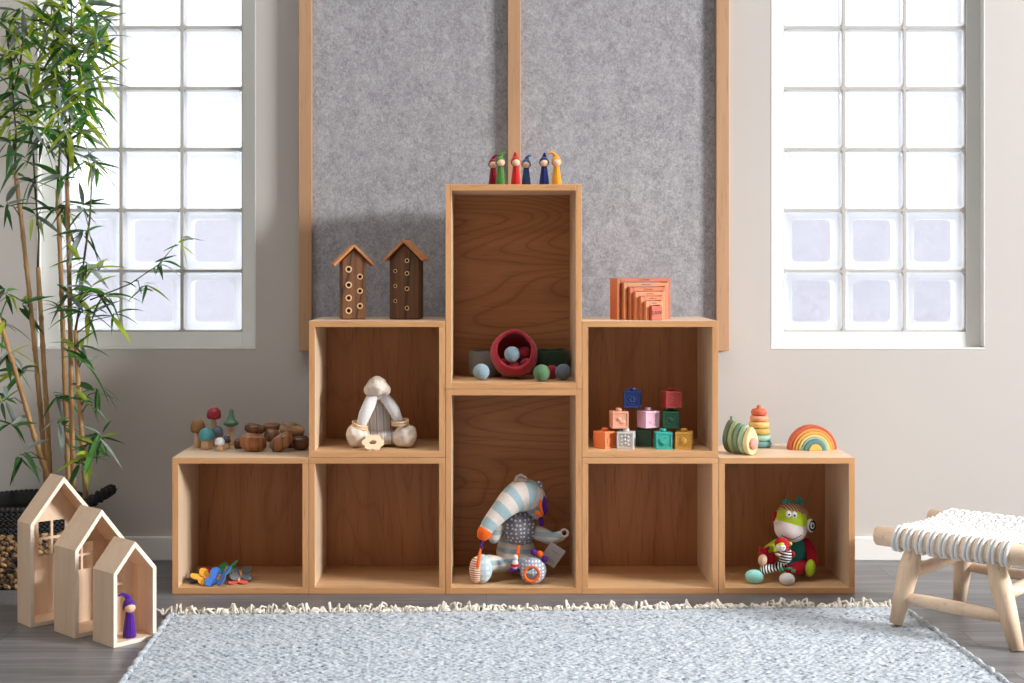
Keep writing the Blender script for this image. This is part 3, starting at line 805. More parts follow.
# ------------------------------------------------------------------ soft letter blocks
def toyblock(label, px, z, Y, yaw, c, motif, sz=0.050):
    q = at(px, 0, Y)
    r = thing('soft_toy_block', label, 'toy block', (q.x, Y, z), yaw, 'coloured soft stacking blocks', world=False)
    m = plain('silicone_' + '_'.join(label.split()[:2]), c, 0.5, 0.4, 0.03, 40)
    b = MB(); h = sz/2
    # body with recessed faces on the front and both sides, ring frame
    core = h-0.0022
    b.box((0, 0, h), (2*core, 2*core, sz))
    fr = 0.0058
    for ang in (0, PI/2, PI, -PI/2):
        R = Matrix.Rotation(ang, 3, 'Z')
        for (cx, cz, dx, dz) in ((0, fr/2, sz, fr), (0, sz-fr/2, sz, fr), (-h+fr/2, h, fr, sz-2*fr), (h-fr/2, h, fr, sz-2*fr)):
            b.box(R @ Vector((cx, -h+0.0015, 0)) + Vector((0, 0, cz)), (dx, 0.003, dz), R)
    b.build('block_body', m, r, bevel=0.0012)
    MB().lathe([(0.0095, 0), (0.0098, 0.007), (0.0085, 0.0095), (0, 0.0098)], (0, 0, sz-0.0005), 20).build('stud', m, r)
    f = -core
    def relief(pts, t=0.0022, side=0):
        R = Matrix.Rotation(side, 4, 'Z')
        Mx = R @ Matrix(((1, 0, 0, 0), (0, 0, -1, f+0.0004), (0, 1, 0, h), (0, 0, 0, 1)))
        return MB().prism(pts, t, Mx)
    def circ(x, y, r_, n=18): return [(x+r_*math.cos(2*PI*k/n), y+r_*math.sin(2*PI*k/n)) for k in range(n)]
    mb = MB()
    def join(o):
        n = len(mb.v); mb.v += o.v; mb.f += [tuple(i+n for i in q_) for q_ in o.f]; mb.m += o.m; mb.sm += o.sm
    if motif == 'dots':
        for x in (-0.0095, 0, 0.0095):
            for y in (-0.011, 0, 0.011):
                if x == 0: y += 0.003
                mb.sphere((x, f, h+y), (0.0042, 0.0035, 0.0045), nu=12, nv=8)
    elif motif == 'heart':
        pts = []
        for k in range(32):
            th = 2*PI*k/32
            pts.append((0.0008*16*math.sin(th)**3*0.95, 0.00078*(13*math.cos(th)-5*math.cos(2*th)-2*math.cos(3*th)-math.cos(4*th))))
        join(relief(pts, 0.0055))
    elif motif == 'penta':
        join(relief([(0.012*math.sin(2*PI*k/5), 0.012*math.cos(2*PI*k/5)) for k in range(5)], 0.003))
    elif motif == 'rings':
        R = Matrix.Rotation(PI/2, 3, 'X')
        mb.torus((0, f, h), 0.0135, 0.0015, R); mb.sphere((0, f, h), (0.007, 0.003, 0.007), nu=14, nv=8)
    elif motif == 'flower':
        R = Matrix.Rotation(PI/2, 3, 'X')
        mb.torus((0, f, h), 0.0145, 0.0013, R)
        for k in range(6): mb.sphere((0.007*math.cos(k*PI/3), f, h+0.007*math.sin(k*PI/3)), (0.004, 0.0025, 0.004), nu=12, nv=8)
    elif motif == 'sun':
        mb.sphere((0, f, h), (0.0105, 0.0045, 0.0105), nu=18, nv=10)
        for k in range(10): mb.sphere((0.0148*math.cos(k*PI/5), f, h+0.0148*math.sin(k*PI/5)), (0.002, 0.002, 0.002), nu=8, nv=6)
        for k in range(5): mb.sphere((h, -0.006, 0.007+k*0.009), 0.003, nu=8, nv=6)
    elif motif == 'bird':
        mb.sphere((-0.004, f, h+0.003), (0.007, 0.004, 0.0068), nu=14, nv=8); mb.sphere((0.006, f, h-0.006), (0.009, 0.0025, 0.006), nu=14, nv=8)
    elif motif == 'slot':
        join(relief([(-0.012, -0.010), (0.012, -0.012), (0.012, 0.004), (0.000, 0.012), (-0.012, 0.004)], 0.0018))
    elif motif == 'curve':
        mb.tube([(-0.010, f, h-0.004), (-0.004, f, h-0.011), (0.006, f, h-0.009), (0.012, f, h+0.002), (0.006, f, h+0.011)], 0.0014, 8)
        R = Matrix.Rotation(PI/2, 3, 'Y'); mb.torus((f, 0, h), 0.009, 0.0012, R)
    elif motif == 'marks':
        for x, y in ((0.003, 0.012), (-0.007, 0.006), (0.004, 0.002), (-0.002, -0.006), (0.008, -0.011), (-0.010, -0.012)):
            mb.sphere((x, f, h+y), (0.0028, 0.0018, 0.0028), nu=10, nv=6)
    mb.build('relief_motif', m, r)
Z0 = 0.418+0.0003
toyblock('bright orange soft block turned cornerwise at the bottom left', 605.0, Z0, 0.078, math.radians(38), rgb(222, 126, 74), 'slot')
toyblock('grey white soft block with raised dots in the bottom row', 626.0, Z0, 0.066, math.radians(-14), rgb(202, 202, 200), 'dots')
toyblock('grey green soft block with a pentagon set back in the bottom row', 643.8, Z0, 0.125, math.radians(-8), rgb(70, 104, 84), 'penta')
toyblock('turquoise soft block with a raised heart', 663.0, Z0, 0.062, 0.0, rgb(60, 168, 156), 'heart')
toyblock('mustard yellow soft block with a round sun at the bottom right', 684.0, Z0, 0.060, math.radians(-12), rgb(208, 158, 72), 'sun')
toyblock('peach pink soft block in the second row at the left', 619.0, Z0+0.0595, 0.078, math.radians(5), rgb(222, 160, 132), 'bird')
toyblock('lilac pink soft block turned cornerwise in the second row', 648.3, Z0+0.0595, 0.088, math.radians(24), rgb(226, 178, 194), 'curve')
toyblock('dark forest green soft block beneath the red one', 670.5, Z0+0.0595, 0.082, math.radians(-5), rgb(38, 84, 60), 'rings')
toyblock('navy blue soft block with a round flower on top of the peach and lilac ones', 632.3, Z0+0.1195, 0.086, math.radians(-10), rgb(32, 54, 112), 'flower')
toyblock('brick red soft block topmost at the right', 671.5, Z0+0.1195, 0.084, math.radians(8), rgb(176, 66, 62), 'marks')

# ------------------------------------------------------------------ felt bowls and balls
FZ = 0.618+0.0008
m_fred = felt('red_felt', rgb(168, 42, 56)); m_fgrey = felt('grey_felt', rgb(112, 116, 116)); m_fgreen = felt('dark_green_felt', rgb(44, 66, 48))
# red bowl lying tipped forward
q = onz(514.5, 379.5, FZ)
r = thing('felt_bowl', 'red felt bowl tipped toward the front with balls inside', 'bowl', (q.x, 0.15, FZ), 0, 'felt bowls')
R = Matrix.Rotation(math.radians(72), 3, 'X')
b = MB()
Ro = 0.073; L = 0.11
prof = [(0.0, 0), (0.030, 0.001), (0.052, 0.012), (0.068, 0.036), (0.073, 0.065), (0.068, 0.092), (0.060, L), (0.056, L+0.003), (0.051, L-0.001),
        (0.058, 0.088), (0.063, 0.064), (0.058, 0.040), (0.044, 0.020), (0.025, 0.012), (0.0, 0.011)]
cz = FZ+0.0735
bc = Vector((q.x, 0.15, cz)) + R @ Vector((0, 0, -0.062))
b.lathe(prof, bc, 40, R, jit=0.06)
o = b.build('bowl_shell', m_fred, r)
bowl_axis = R @ Vector((0, 0, 1))
def upbowl(label, px, Y, Rr, H, mat):
    q = at(px, 0, Y)
    r = thing('felt_bowl', label, 'bowl', (q.x, Y, FZ), 0, 'felt bowls', world=False)
    MB().lathe([(0, 0), (Rr*0.9, 0.001), (Rr, 0.01), (Rr*1.02, H*0.6), (Rr*0.99, H-0.003), (Rr*0.95, H), (Rr*0.91, H-0.003), (Rr*0.92, 0.02), (Rr*0.8, 0.012), (0, 0.010)], seg=40, jit=0.05).build('bowl_shell', mat, r)
upbowl('grey felt bowl standing upright at the left behind the red one', 485.5, 0.226, 0.050, 0.080, m_fgrey)
upbowl('dark green felt bowl standing upright at the right behind the balls', 552.0, 0.222, 0.053, 0.082, m_fgreen)
def ball(label, c, rr, mat):
    o = MB().sphere(c, rr, nu=24, nv=16, jit=0.03).build('felt_ball', mat, off=Vector(c)); tag(o, label, 'ball', 'felt balls'); return o
m_bb = felt('pale_blue_felt', rgb(132, 156, 170)); m_bg = felt('sage_felt', rgb(90, 126, 90)); m_bs = felt('slate_felt', rgb(98, 110, 124)); m_br = felt('dark_red_felt', rgb(150, 34, 52))
def bl(px, Y, rr): q = at(px, 0, Y); return Vector((q.x, Y, FZ+rr*1.0))
ball('pale blue felt ball on the shelf left of the red bowl', bl(481.3, 0.085, 0.0248), 0.0245, m_bb)
ball('sage green felt ball on the shelf right of the red bowl', bl(541.6, 0.045, 0.0252), 0.025, m_bg)
ball('dark red felt ball on the shelf behind the sage green one', bl(551.5, 0.128, 0.021), 0.0208, m_br)
ball('slate blue felt ball on the shelf at the right end', bl(563.2, 0.085, 0.0245), 0.0242, m_bs)
def inb(px, py, Y): return at(px, py, Y)
ball('pale blue felt ball resting on top inside the red bowl', inb(512, 354.2, 0.098), 0.0235, m_bb)
ball('dark red felt ball low at the left inside the red bowl', inb(503.4, 365.2, 0.125), 0.0205, m_br)
ball('dark red felt ball low at the front centre inside the red bowl', inb(514.5, 367.0, 0.105), 0.0180, m_br)
ball('dark red felt ball upper right inside the red bowl', inb(525.0, 353.6, 0.150), 0.0205, m_br)
ball('dark red felt ball lower right inside the red bowl', inb(526.2, 364.6, 0.118), 0.0190, m_br)

# ------------------------------------------------------------------ silicone toys on the right cube
def sil(name, c): return plain('silicone_' + name, c, 0.55, 0.35, 0.02, 30)
s_coral, s_peach, s_yel, s_olive, s_mint, s_teal = sil('coral', rgb(200, 100, 72)), sil('peach', rgb(216, 152, 118)), sil('yellow', rgb(214, 178, 106)), sil('olive', rgb(190, 162, 88)), sil('mint', rgb(150, 184, 166)), sil('teal', rgb(100, 146, 144))
q = onz(759.0, 446.6, 0.4)
r = thing('stacking_ring_tower', 'stacking tower of pastel silicone rings with a coral top', 'stacking toy', (at(759.0, 0, 0.235).x, 0.235, 0.4), 0, None, world=False)
z = 0.0
for (R_, H_, m_, n_) in ((0.0385, 0.0205, s_teal, 'teal_ring'), (0.0372, 0.0180, s_mint, 'mint_ring'), (0.0340, 0.0195, s_olive, 'olive_ring'), (0.0320, 0.0205, s_yel, 'yellow_ring'), (0.0285, 0.0185, s_peach, 'peach_ring')):
    rr = H_/2
    pf = [(0.0, 0.0005)] + [(R_-rr*0.75+rr*0.75*math.cos(t_), rr+rr*0.96*math.sin(t_)) for t_ in [(-PI/2+PI*k/10) for k in range(11)]] + [(0.0, H_-0.0005)]
    MB().lathe([(x, y+z) for x, y in pf], seg=36).build(n_, m_, r); z += H_
pf = [(0, 0), (0.020, 0.001), (0.0245, 0.006), (0.0245, 0.013), (0.0205, 0.0195), (0.008, 0.0225), (0.0065, 0.024), (0.0075, 0.028), (0.005, 0.032), (0, 0.033)]
MB().lathe([(x, y+z) for x, y in pf], seg=36).build('coral_top', s_coral, r)

# avocado
a = math.radians(42)
q = onz(749.5, 453.8, 0.4)
r = thing('avocado_stacking_toy', 'green layered silicone avocado toy with a pink stone', 'stacking toy', (q.x+0.004, 0.045, 0.4), a, None, world=False)
av = [((84, 104, 86), 0.098, 0.066), ((140, 158, 116), 0.096, 0.065), ((108, 138, 114), 0.092, 0.063), ((156, 180, 150), 0.088, 0.062), ((222, 204, 152), 0.083, 0.060)]
tk = 0.0182
def pear(H, W, n=36):
    pts = []
    for k in range(n):
        th = 2*PI*k/n
        y = -math.cos(th)
        wv = math.sin(th)
        ww = W/2*(1.0-0.36*max(0, (y+0.15))**1.2)
        pts.append((ww*wv, H/2+H/2*y*0.995))
    return pts
for i, (c, H, W) in enumerate(av):
    Mx = Matrix(((1, 0, 0, 0), (0, 0, 1, tk*(4-i)), (0, 1, 0, 0), (0, 0, 0, 1)))
    MB().prism(pear(H, W), tk*0.96, Mx, smooth=True).build('avocado_slice', sil('avocado_%s' % 'abcde'[i], rgb(*c)), r, bevel=0.004)
MB().lathe([(0.0172, 0), (0.0174, 0.005), (0.0158, 0.008), (0, 0.0085)], (0, 0.0005, 0.034), 28, Matrix.Rotation(PI/2, 3, 'X')).build('pink_stone', sil('pink', rgb(234, 148, 136)), r)
MB().tube([(0, tk*4.4, 0.094), (0, tk*4.4, 0.108)], [0.0045, 0.0036], 12, rounded=0.6).build('stalk', sil('stalk', rgb(92, 120, 96)), r)

# rainbow
q = onz(812.8, 450.0, 0.4)
r = thing('silicone_rainbow', 'small nesting silicone rainbow in coral, yellow and teal', 'stacking toy', (at(812.6, 0, 0.175).x, 0.165, 0.4), math.radians(4), None, world=False)
rc = [(0.0735, 0.0655, rgb(200, 92, 58)), (0.0652, 0.0570, rgb(214, 148, 88)), (0.0567, 0.0480, rgb(212, 166, 82)), (0.0477, 0.0395, rgb(212, 192, 130)), (0.0392, 0.0335, rgb(150, 184, 168)), (0.0332, 0.0205, rgb(92, 132, 134)), (0.0200, 0.0, rgb(216, 178, 92))]
for i, (ro, ri, c) in enumerate(rc):
    n = 30
    poly = [(ro*math.cos(PI*k/n), ro*math.sin(PI*k/n)) for k in range(n+1)]
    b = MB()
    y0_, y1_ = -0.004*i, 0.034
    if ri > 0:
        prev = None
        vs_ = []
        for k in range(n+1):
            ca, sa = math.cos(PI*k/n), math.sin(PI*k/n)
            vs_ += [(ro*ca, y0_, ro*sa), (ro*ca, y1_, ro*sa), (ri*ca, y1_, ri*sa), (ri*ca, y0_, ri*sa)]
        fs_ = [(4*k+j, 4*k+(j+1) % 4, 4*k+4+(j+1) % 4, 4*k+4+j) for k in range(n) for j in range(4)]
        b.add(vs_, fs_, 0, True); b.add(vs_[:4], [(0, 1, 2, 3)], 0, False); b.add(vs_[-4:], [(3, 2, 1, 0)], 0, False)
    else:
        b.prism(poly, y1_-y0_, Matrix(((1, 0, 0, 0), (0, 0, 1, y0_), (0, 1, 0, 0), (0, 0, 0, 1))), smooth=True)
    b.build('rainbow_arch' if ri > 0 else 'rainbow_core', sil('rainbow_%s' % 'abcdefg'[i], c), r, bevel=0.0014)

# ------------------------------------------------------------------ low rope stool
SA = Vector((1.056, -0.318, 0)); U = Vector((0.747, -0.665, 0)).normalized(); V = Vector((0.665, 0.747, 0)).normalized()
def SP(u, v, z): return SA+U*u+V*v+Vector((0, 0, z))
m_teak = wood('pale_teak', rgb(214, 184, 152), rgb(234, 208, 180), rgb(178, 136, 100), 'z', 0.8, 0.6, bands=0.3, bscale=6)
m_teak_x = wood('pale_teak_rail', rgb(220, 190, 160), rgb(238, 212, 186), rgb(186, 146, 112), 'x', 0.8, 0.6)
m_rope = plain('white_cotton_rope', (0.82, 0.80, 0.77), 0.95, 0.1, 0.08, 300, 0.6, 500, 0.2)
RZ = 0.235; RR = 0.0272; SLEN = 0.425; SWID = 0.335
c0 = SP(SLEN/2, SWID/2, 0)
st = thing('rope_stool', 'low pale wood stool with a woven white rope seat on the floor at the right', 'stool', c0)
for v_ in (0, SWID):
    MB().tube([SP(-0.0, v_, RZ), SP(0.12, v_, RZ+0.001), SP(0.28, v_, RZ-0.001), SP(SLEN, v_, RZ)], [RR*0.95, RR, RR*1.03, RR], 24, rounded=0.25).build('seat_rail', m_teak_x, st)
legs = []
for (u0, v0, u1, v1, zf) in ((0.104, 0.0, 0.068, -0.036, 0.016), (0.315, 0.0, 0.384, -0.024, 0.0), (0.104, SWID, 0.072, SWID+0.03, 0.0), (0.315, SWID, 0.380, SWID+0.03, 0.0)):
    a_, b_ = SP(u0, v0, RZ-0.012), SP(u1, v1, zf)
    d_ = b_-a_
    k = (a_+d_*0.3, a_+d_*0.6)
    MB().tube([a_, a_+d_*0.15, k[0], k[1], b_], [0.018, 0.0235, 0.0275, 0.0240, 0.0175], 16).build('leg', m_teak, st, bevel=0.0)
    legs.append((a_, b_))
def lp(i, t_): return legs[i][0].lerp(legs[i][1], t_)
for (i, j, t_, rr) in ((0, 1, 0.66, 0.0165), (2, 3, 0.52, 0.0145), (0, 2, 0.36, 0.0165), (1, 3, 0.42, 0.0165)):
    a_, b_ = lp(i, t_), lp(j, t_)
    MB().tube([a_, a_.lerp(b_, 0.2), a_.lerp(b_, 0.5), a_.lerp(b_, 0.8), b_], [rr*0.75, rr, rr*1.08, rr, rr*0.75], 14).build('stretcher', m_teak_x, st)
# rope seat: warp cords pass over both rails, weft cords woven between
b = MB(); cr = 0.0052
us = []
u = 0.058
rs = random.Random(3)
pair = 0
while u < SLEN-0.05:
    us.append(u); u += 0.0115 if pair % 2 == 0 else 0.0205
    pair += 1
for n_, u in enumerate(us):
    # loop: around front rail, across the top, around back rail
    pts = []
    ra = RR+cr*0.8
    for k in range(0, 9):
        th = -PI*0.62 + (PI*1.12)*k/8     # from under the front to the top
        pts.append(SP(u+0.004*math.sin(th), -ra*math.cos(th), RZ+ra*math.sin(th)))
    m_ = 26
    for k in range(1, m_):
        vv = SWID*k/m_
        wob = (0.0042 if (k+n_) % 2 else -0.0042)*(1 if 2 < k < m_-2 else 0)
        pts.append(SP(u+0.0025*math.sin(k*1.1+n_), vv, RZ+ra*0.93-0.010*math.sin(PI*k/m_)+wob))
    for k in range(0, 9):
        th = PI/2 - (PI*1.12)*k/8
        pts.append(SP(u+0.004*math.sin(th), SWID+ra*math.cos(th), RZ+ra*math.sin(th)))
    b.tube(pts, cr, 8)
for k, vv in enumerate([0.034+0.0262*i for i in range(12)]):
    pts = []
    for n_, u in enumerate([us[0]-0.006]+us+[us[-1]+0.006]):
        pts.append(SP(u, vv, RZ+RR*0.93+0.002-0.010*math.sin(PI*vv/SWID)+(0.0052 if (n_+k) % 2 else -0.0052)))
    b.tube(pts, cr, 8)
    b.tube([p_+V*0.010+Vector((0, 0, -0.001)) for p_ in pts], cr*0.95, 8)
b.build('woven_rope_seat', m_rope, st)

# ------------------------------------------------------------------ rug
RH = 0.014
rot = math.radians(2.4)
rx0, rx1 = -0.862, 1.165
Lr = 1.75
nx, ny = 620, 430
xs = np.linspace(0, rx1-rx0, nx); ys = np.linspace(0, Lr, ny)
X, Yg = np.meshgrid(xs, ys)
row = Yg/0.0125
par = np.floor(row) % 2
lump = np.abs(np.sin(PI*(X/0.020+par*0.5)))**0.7*np.abs(np.sin(PI*row))**0.6
rng = np.random.RandomState(5)
nz_ = rng.rand(ny, nx)
def blur(a_, k):
    for _ in range(k):
        a_ = (a_+np.roll(a_, 1, 0)+np.roll(a_, -1, 0)+np.roll(a_, 1, 1)+np.roll(a_, -1, 1))/5
    return a_
n1_ = blur(nz_, 2); n1_ = (n1_-n1_.mean())/n1_.std()
Zr = 0.007+0.0032*lump+0.0009*n1_
edge = np.minimum.reduce([X, (rx1-rx0)-X, Yg, Lr-Yg])
Zr = Zr*np.clip(edge/0.008, 0.0, 1)**0.5
Xj = X+0.0045*np.sin(Yg*120+np.sin(Yg*37)*2)*np.clip(1-edge/0.05, 0, 1)
Wx = rx0+Xj*math.cos(rot)+Yg*math.sin(rot)
Wy = -0.262+Xj*math.sin(rot)-Yg*math.cos(rot)
vv = np.stack([Wx, Wy, Zr], -1).reshape(-1, 3)
ii = np.arange(nx*ny).reshape(ny, nx)
faces = np.stack([ii[:-1, :-1], ii[1:, :-1], ii[1:, 1:], ii[:-1, 1:]], -1).reshape(-1, 4)
me = bpy.data.meshes.new('rug_pile'); me.from_pydata(vv.tolist(), [], faces.tolist())
me.polygons.foreach_set('use_smooth', [True]*len(faces)); me.update()
t = NT('blue_grey_woven_wool')
v = t.coords((1, 1.5, 1)); n1 = t.noise(v, 62, 4, 0.8); v2 = t.coords((1, 2.6, 1)); n2 = t.noise(v2, 9, 4, 0.7)
c = t.ramp(n1, [(0.33, rgb(52, 62, 76)), (0.39, rgb(132, 143, 154)), (0.46, rgb(172, 180, 188)), (0.60, rgb(204, 209, 214))])
c = t.mix(t.ramp(n2, [(0.45, (0, 0, 0)), (0.70, (0.5, 0.5, 0.5))]), c, rgb(172, 182, 190))
t.base(c); t.p.inputs['Roughness'].default_value = 0.95; t.p.inputs['Specular IOR Level'].default_value = 0.1
t.bump(t.noise(t.coords(), 350), 0.5, 0.002); m_rug = t.m
rug = thing('woven_rug', 'pale blue grey chunky woven rug with cream fringe on the floor before the shelves', 'rug', (0.15, -1.0, 0))
o = bpy.data.objects.new('rug_pile', me); me.materials.append(m_rug); COL.objects.link(o)
o.parent = rug; o.location = (-0.15, 1.0, 0)
b = MB(); rs = random.Random(11)
m_fringe = plain('cream_fringe', rgb(236, 228, 214), 0.95, 0.1, 0.1, 200, 0.5, 600)
x = 0.0
Wd = rx1-rx0
while x < Wd:
    ang = rs.uniform(-1.1, 1.1); L_ = rs.uniform(0.018, 0.040)
    up = rs.uniform(0.001, 0.012) if rs.random() < 0.8 else rs.uniform(0.012, 0.026)
    px_ = rx0+x*math.cos(rot); py_ = -0.262+x*math.sin(rot)
    p0 = Vector((px_, py_-0.006, 0.009)); d_ = Vector((math.sin(ang), math.cos(ang), 0))
    sd = Vector((d_.y, -d_.x, 0))*rs.uniform(-0.014, 0.014)
    r_ = rs.uniform(0.0021, 0.0038)
    p3 = p0+d_*L_; p3.z = r_*1.0
    pts = [p0, p0+d_*L_*0.35+Vector((0, 0, up))+sd*0.6, p0+d_*L_*0.7+Vector((0, 0, up*0.7))+sd, p3]
    for q_ in pts: q_.z = max(q_.z, r_)
    b.tube(pts, [r_, r_*1.15, r_, r_*0.8], 6)
    x += rs.uniform(0.0035, 0.0075)
for fx in (170, 196, 232, 250, 300, 308, 395, 404, 412, 470, 486, 498, 574, 600, 668, 706, 712, 720, 798, 806):   # taller curled tassels
    cx = (fx-VX)*3.86/F; py_ = -0.262+(cx-rx0)*math.sin(rot)
    for k in range(3):
        ax = rs.uniform(-0.025, 0.025); hh = rs.uniform(0.012, 0.026)
        b.tube([(cx, py_-0.004, 0.006), (cx+ax*0.5, py_+0.004, hh*0.8), (cx+ax, py_+0.008, hh), (cx+ax*1.5, py_+0.013, hh*0.55), (cx+ax*1.7, py_+0.016, 0.004)], 0.0028, 6)
fo = b.build('fringe', m_fringe, rug); fo['kind'] = 'stuff'
for s_, xx in ((0, 0), (1, Wd)):
    b = MB(); pts = []
    for k in range(90):
        yy = Lr*k/89
        j = 0.003*math.sin(k*2.1)
        pts.append(Vector((rx0+(xx+j)*math.cos(rot)+yy*math.sin(rot), -0.262+xx*math.sin(rot)-yy*math.cos(rot), 0.008+0.002*math.sin(k*1.7))))
    b.tube(pts, [0.0075+0.0015*math.sin(k*2.9) for k in range(90)], 8)
    b.build('selvedge', m_rug, rug)

# ------------------------------------------------------------------ woven basket
BC = Vector((-1.415, 0.215, 0)); BR = 0.178; BH = 0.236; BM = 0.166
bk = thing('woven_basket', 'round seagrass basket with black upper band on the floor behind the birch houses', 'basket', BC)
t = NT('natural_seagrass'); v = t.coords(); n1 = t.noise(v, 46, 3, 0.7)
t.base(t.ramp(n1, [(0.42, rgb(22, 18, 14)), (0.49, rgb(120, 88, 56)), (0.62, rgb(176, 140, 98))])); t.p.inputs['Roughness'].default_value = 0.75
m_grass = t.m
m_black = plain('black_seagrass', (0.012, 0.012, 0.013), 0.6, 0.4, 0.3, 90)
def brad(z): return BR*(0.93+0.09*math.sin(PI*min(1, z/BH*0.9)))
def weave(z0_, z1_, rows, knot, mb, thick):
    dz = (z1_-z0_)/rows
    for i in range(rows):
        z = z0_+(i+0.5)*dz; rad = brad(z); n = int(2*PI*rad/knot)
        for k in range(n):
            a_ = 2*PI*(k+0.5*(i % 2))/n
            tl = 0.5 if i % 2 else -0.5
            c_ = BC+Vector((rad*math.cos(a_), rad*math.sin(a_), z))
            R = Matrix.Rotation(a_, 3, 'Z') @ Matrix.Rotation(tl, 3, 'X')
            mb.sphere(c_, (thick, knot*0.66, dz*0.55), R, nu=8, nv=6)
b = MB(); weave(0.004, BM, 10, 0.024, b, 0.007)
b.lathe([(0.0, 0.002), (brad(0)*0.97, 0.002), (brad(BM/2)-0.003, BM/2), (brad(BM)-0.003, BM)], BC, 40)
b.build('natural_woven_band', m_grass, bk)
b = MB(); weave(BM, BH-0.006, 9, 0.016, b, 0.006)
b.lathe([(brad(BM)-0.003, BM), (brad(BH)-0.003, BH), (brad(BH)-0.010, BH), (brad(BM)-0.012, BM)], BC, 40)
b.build('black_woven_band', m_black, bk)
b = MB(); nrim = 70
for k in range(nrim):
    a_ = 2*PI*k/nrim; c_ = BC+Vector((brad(BH)*math.cos(a_), brad(BH)*math.sin(a_), BH))
    b.sphere(c_, (0.008, 0.013, 0.008), Matrix.Rotation(a_, 3, 'Z') @ Matrix.Rotation(0.6, 3, 'X'), nu=8, nv=6)
b.build('rim', m_black, bk)
MB().lathe([(0.0, 0.20), (brad(0.20)-0.014, 0.20), (brad(0.20)-0.014, 0.185), (0, 0.185)], BC, 40).build('soil', plain('dark_soil', (0.03, 0.022, 0.016), 0.95, 0.1, 0.4, 120, 0.8, 200), bk)
def handle(a0, out, upz):
    pts = []
    d_ = Vector((math.cos(a0), math.sin(a0), 0)); t_ = Vector((-d_.y, d_.x, 0))
    for k in range(15):
        s_ = PI*k/14
        pts.append(BC+d_*(brad(BH)-0.002+out*math.sin(s_))+t_*0.055*math.cos(s_)+Vector((0, 0, BH-0.02+upz*math.sin(s_))))
    b = MB(); b.tube(pts, 0.012, 8)
    for i in range(1, 14):
        for kk in range(8):
            dd = (pts[i+1]-pts[i-1]).normalized(); q_ = dd.orthogonal().normalized(); q2 = dd.cross(q_)
            th = 2*PI*kk/8+i*0.4
            b.sphere(pts[i]+(q_*math.cos(th)+q2*math.sin(th))*0.011, 0.0065, nu=6, nv=5)
    b.build('handle', m_black, bk)
handle(math.radians(-8), 0.10, 0.060)
handle(math.radians(172), 0.05, 0.06)

# ------------------------------------------------------------------ bamboo plant
rs = random.Random(21)
m_cane = wood('tan_cane', rgb(150, 112, 66), rgb(186, 146, 94), rgb(100, 72, 44), 'z', 1.5, 0.5)
m_twig = plain('brown_twig', rgb(92, 82, 56), 0.7, 0.3, 0.15, 60)
def leafmat(name, c, tr=0.42):
    t = NT(name)
    v = t.coords(); f = t.noise(v, 14, 2)
    col = t.mix(f, tuple(x*0.65 for x in c), tuple(min(1, x*1.35) for x in c))
    t.base(col); t.p.inputs['Roughness'].default_value = 0.28; t.p.inputs['Specular IOR Level'].default_value = 0.8
    tl = t.node('ShaderNodeBsdfTranslucent'); t.link(col, tl.inputs[0])
    mx = t.node('ShaderNodeMixShader', i_0=tr); t.link(t.p.outputs[0], mx.inputs[1]); t.link(tl.outputs[0], mx.inputs[2])
    t.link(mx.outputs[0], t.out.inputs[0]); return t.m
LM = [leafmat('leaf_deep_green', (0.036, 0.12, 0.03)), leafmat('leaf_mid_green', (0.08, 0.26, 0.045)), leafmat('leaf_yellow_green', (0.46, 0.58, 0.05), 0.45), leafmat('leaf_grey_sheen', (0.24, 0.30, 0.26), 0.2)]  # the grey green leaves carry gloss and backlight in their colour
pl = thing('bamboo_plant', 'tall artificial bamboo with tan canes and green leaves rising from the basket', 'plant', BC+Vector((0, 0, 0.20)))
canes = [  # pixel polyline with depth
    [(56, 500, 0.20), (40, 455, 0.17), (21, 390, 0.13), (2, 328, 0.09), (-22, 270, 0.05)],
    [(47, 498, 0.24), (43, 440, 0.24), (36.5, 365, 0.23), (29, 290, 0.22), (22, 225, 0.22), (15, 170, 0.21)],
    [(51, 498, 0.29), (48, 430, 0.29), (43, 350, 0.28), (38, 267, 0.27)],
    [(69, 500, 0.26), (66.5, 430, 0.26), (63, 330, 0.25), (60, 250, 0.25), (57.5, 190, 0.24)],
    [(74, 500, 0.20), (72, 430, 0.20), (70.5, 340, 0.20), (69, 260, 0.19), (67, 180, 0.18)],
    [(86, 500, 0.17), (83, 450, 0.17), (79, 395, 0.17), (75.5, 330, 0.17)],
]
cane_pts = []
for cn in canes:
    P = [at(*q_) for q_ in cn]
    d0 = (P[0]-P[1]).normalized()
    P.insert(0, P[0]+d0*((P[0].z-0.203)/max(0.2, -d0.z)))
    # push the foot to inside the basket
    dxy = Vector((P[0].x-BC.x, P[0].y-BC.y, 0))
    if dxy.length > BR*0.8: dxy = dxy.normalized()*BR*0.8; P[0].x = BC.x+dxy.x; P[0].y = BC.y+dxy.y
    # resample with node rings
    out, rad = [], []
    tot = 0; nn = 0
    for a_, b_ in zip(P, P[1:]):
        L_ = (b_-a_).length; n = max(2, int(L_/0.012))
        for k in range(n):
            out.append(a_.lerp(b_, k/n))
            tot += L_/n
            node = (tot % 0.085) < 0.012
            rad.append(0.0078*(1.22 if node else 1.0)*(1-0.15*tot))
    out.append(P[-1]); rad.append(0.0062)
    MB().tube(out, rad, 10).build('cane', m_cane, pl)
    cane_pts.append(out)
allc = [q_ for c_ in cane_pts for q_ in c_]
twigs = MB(); leaves = MB()
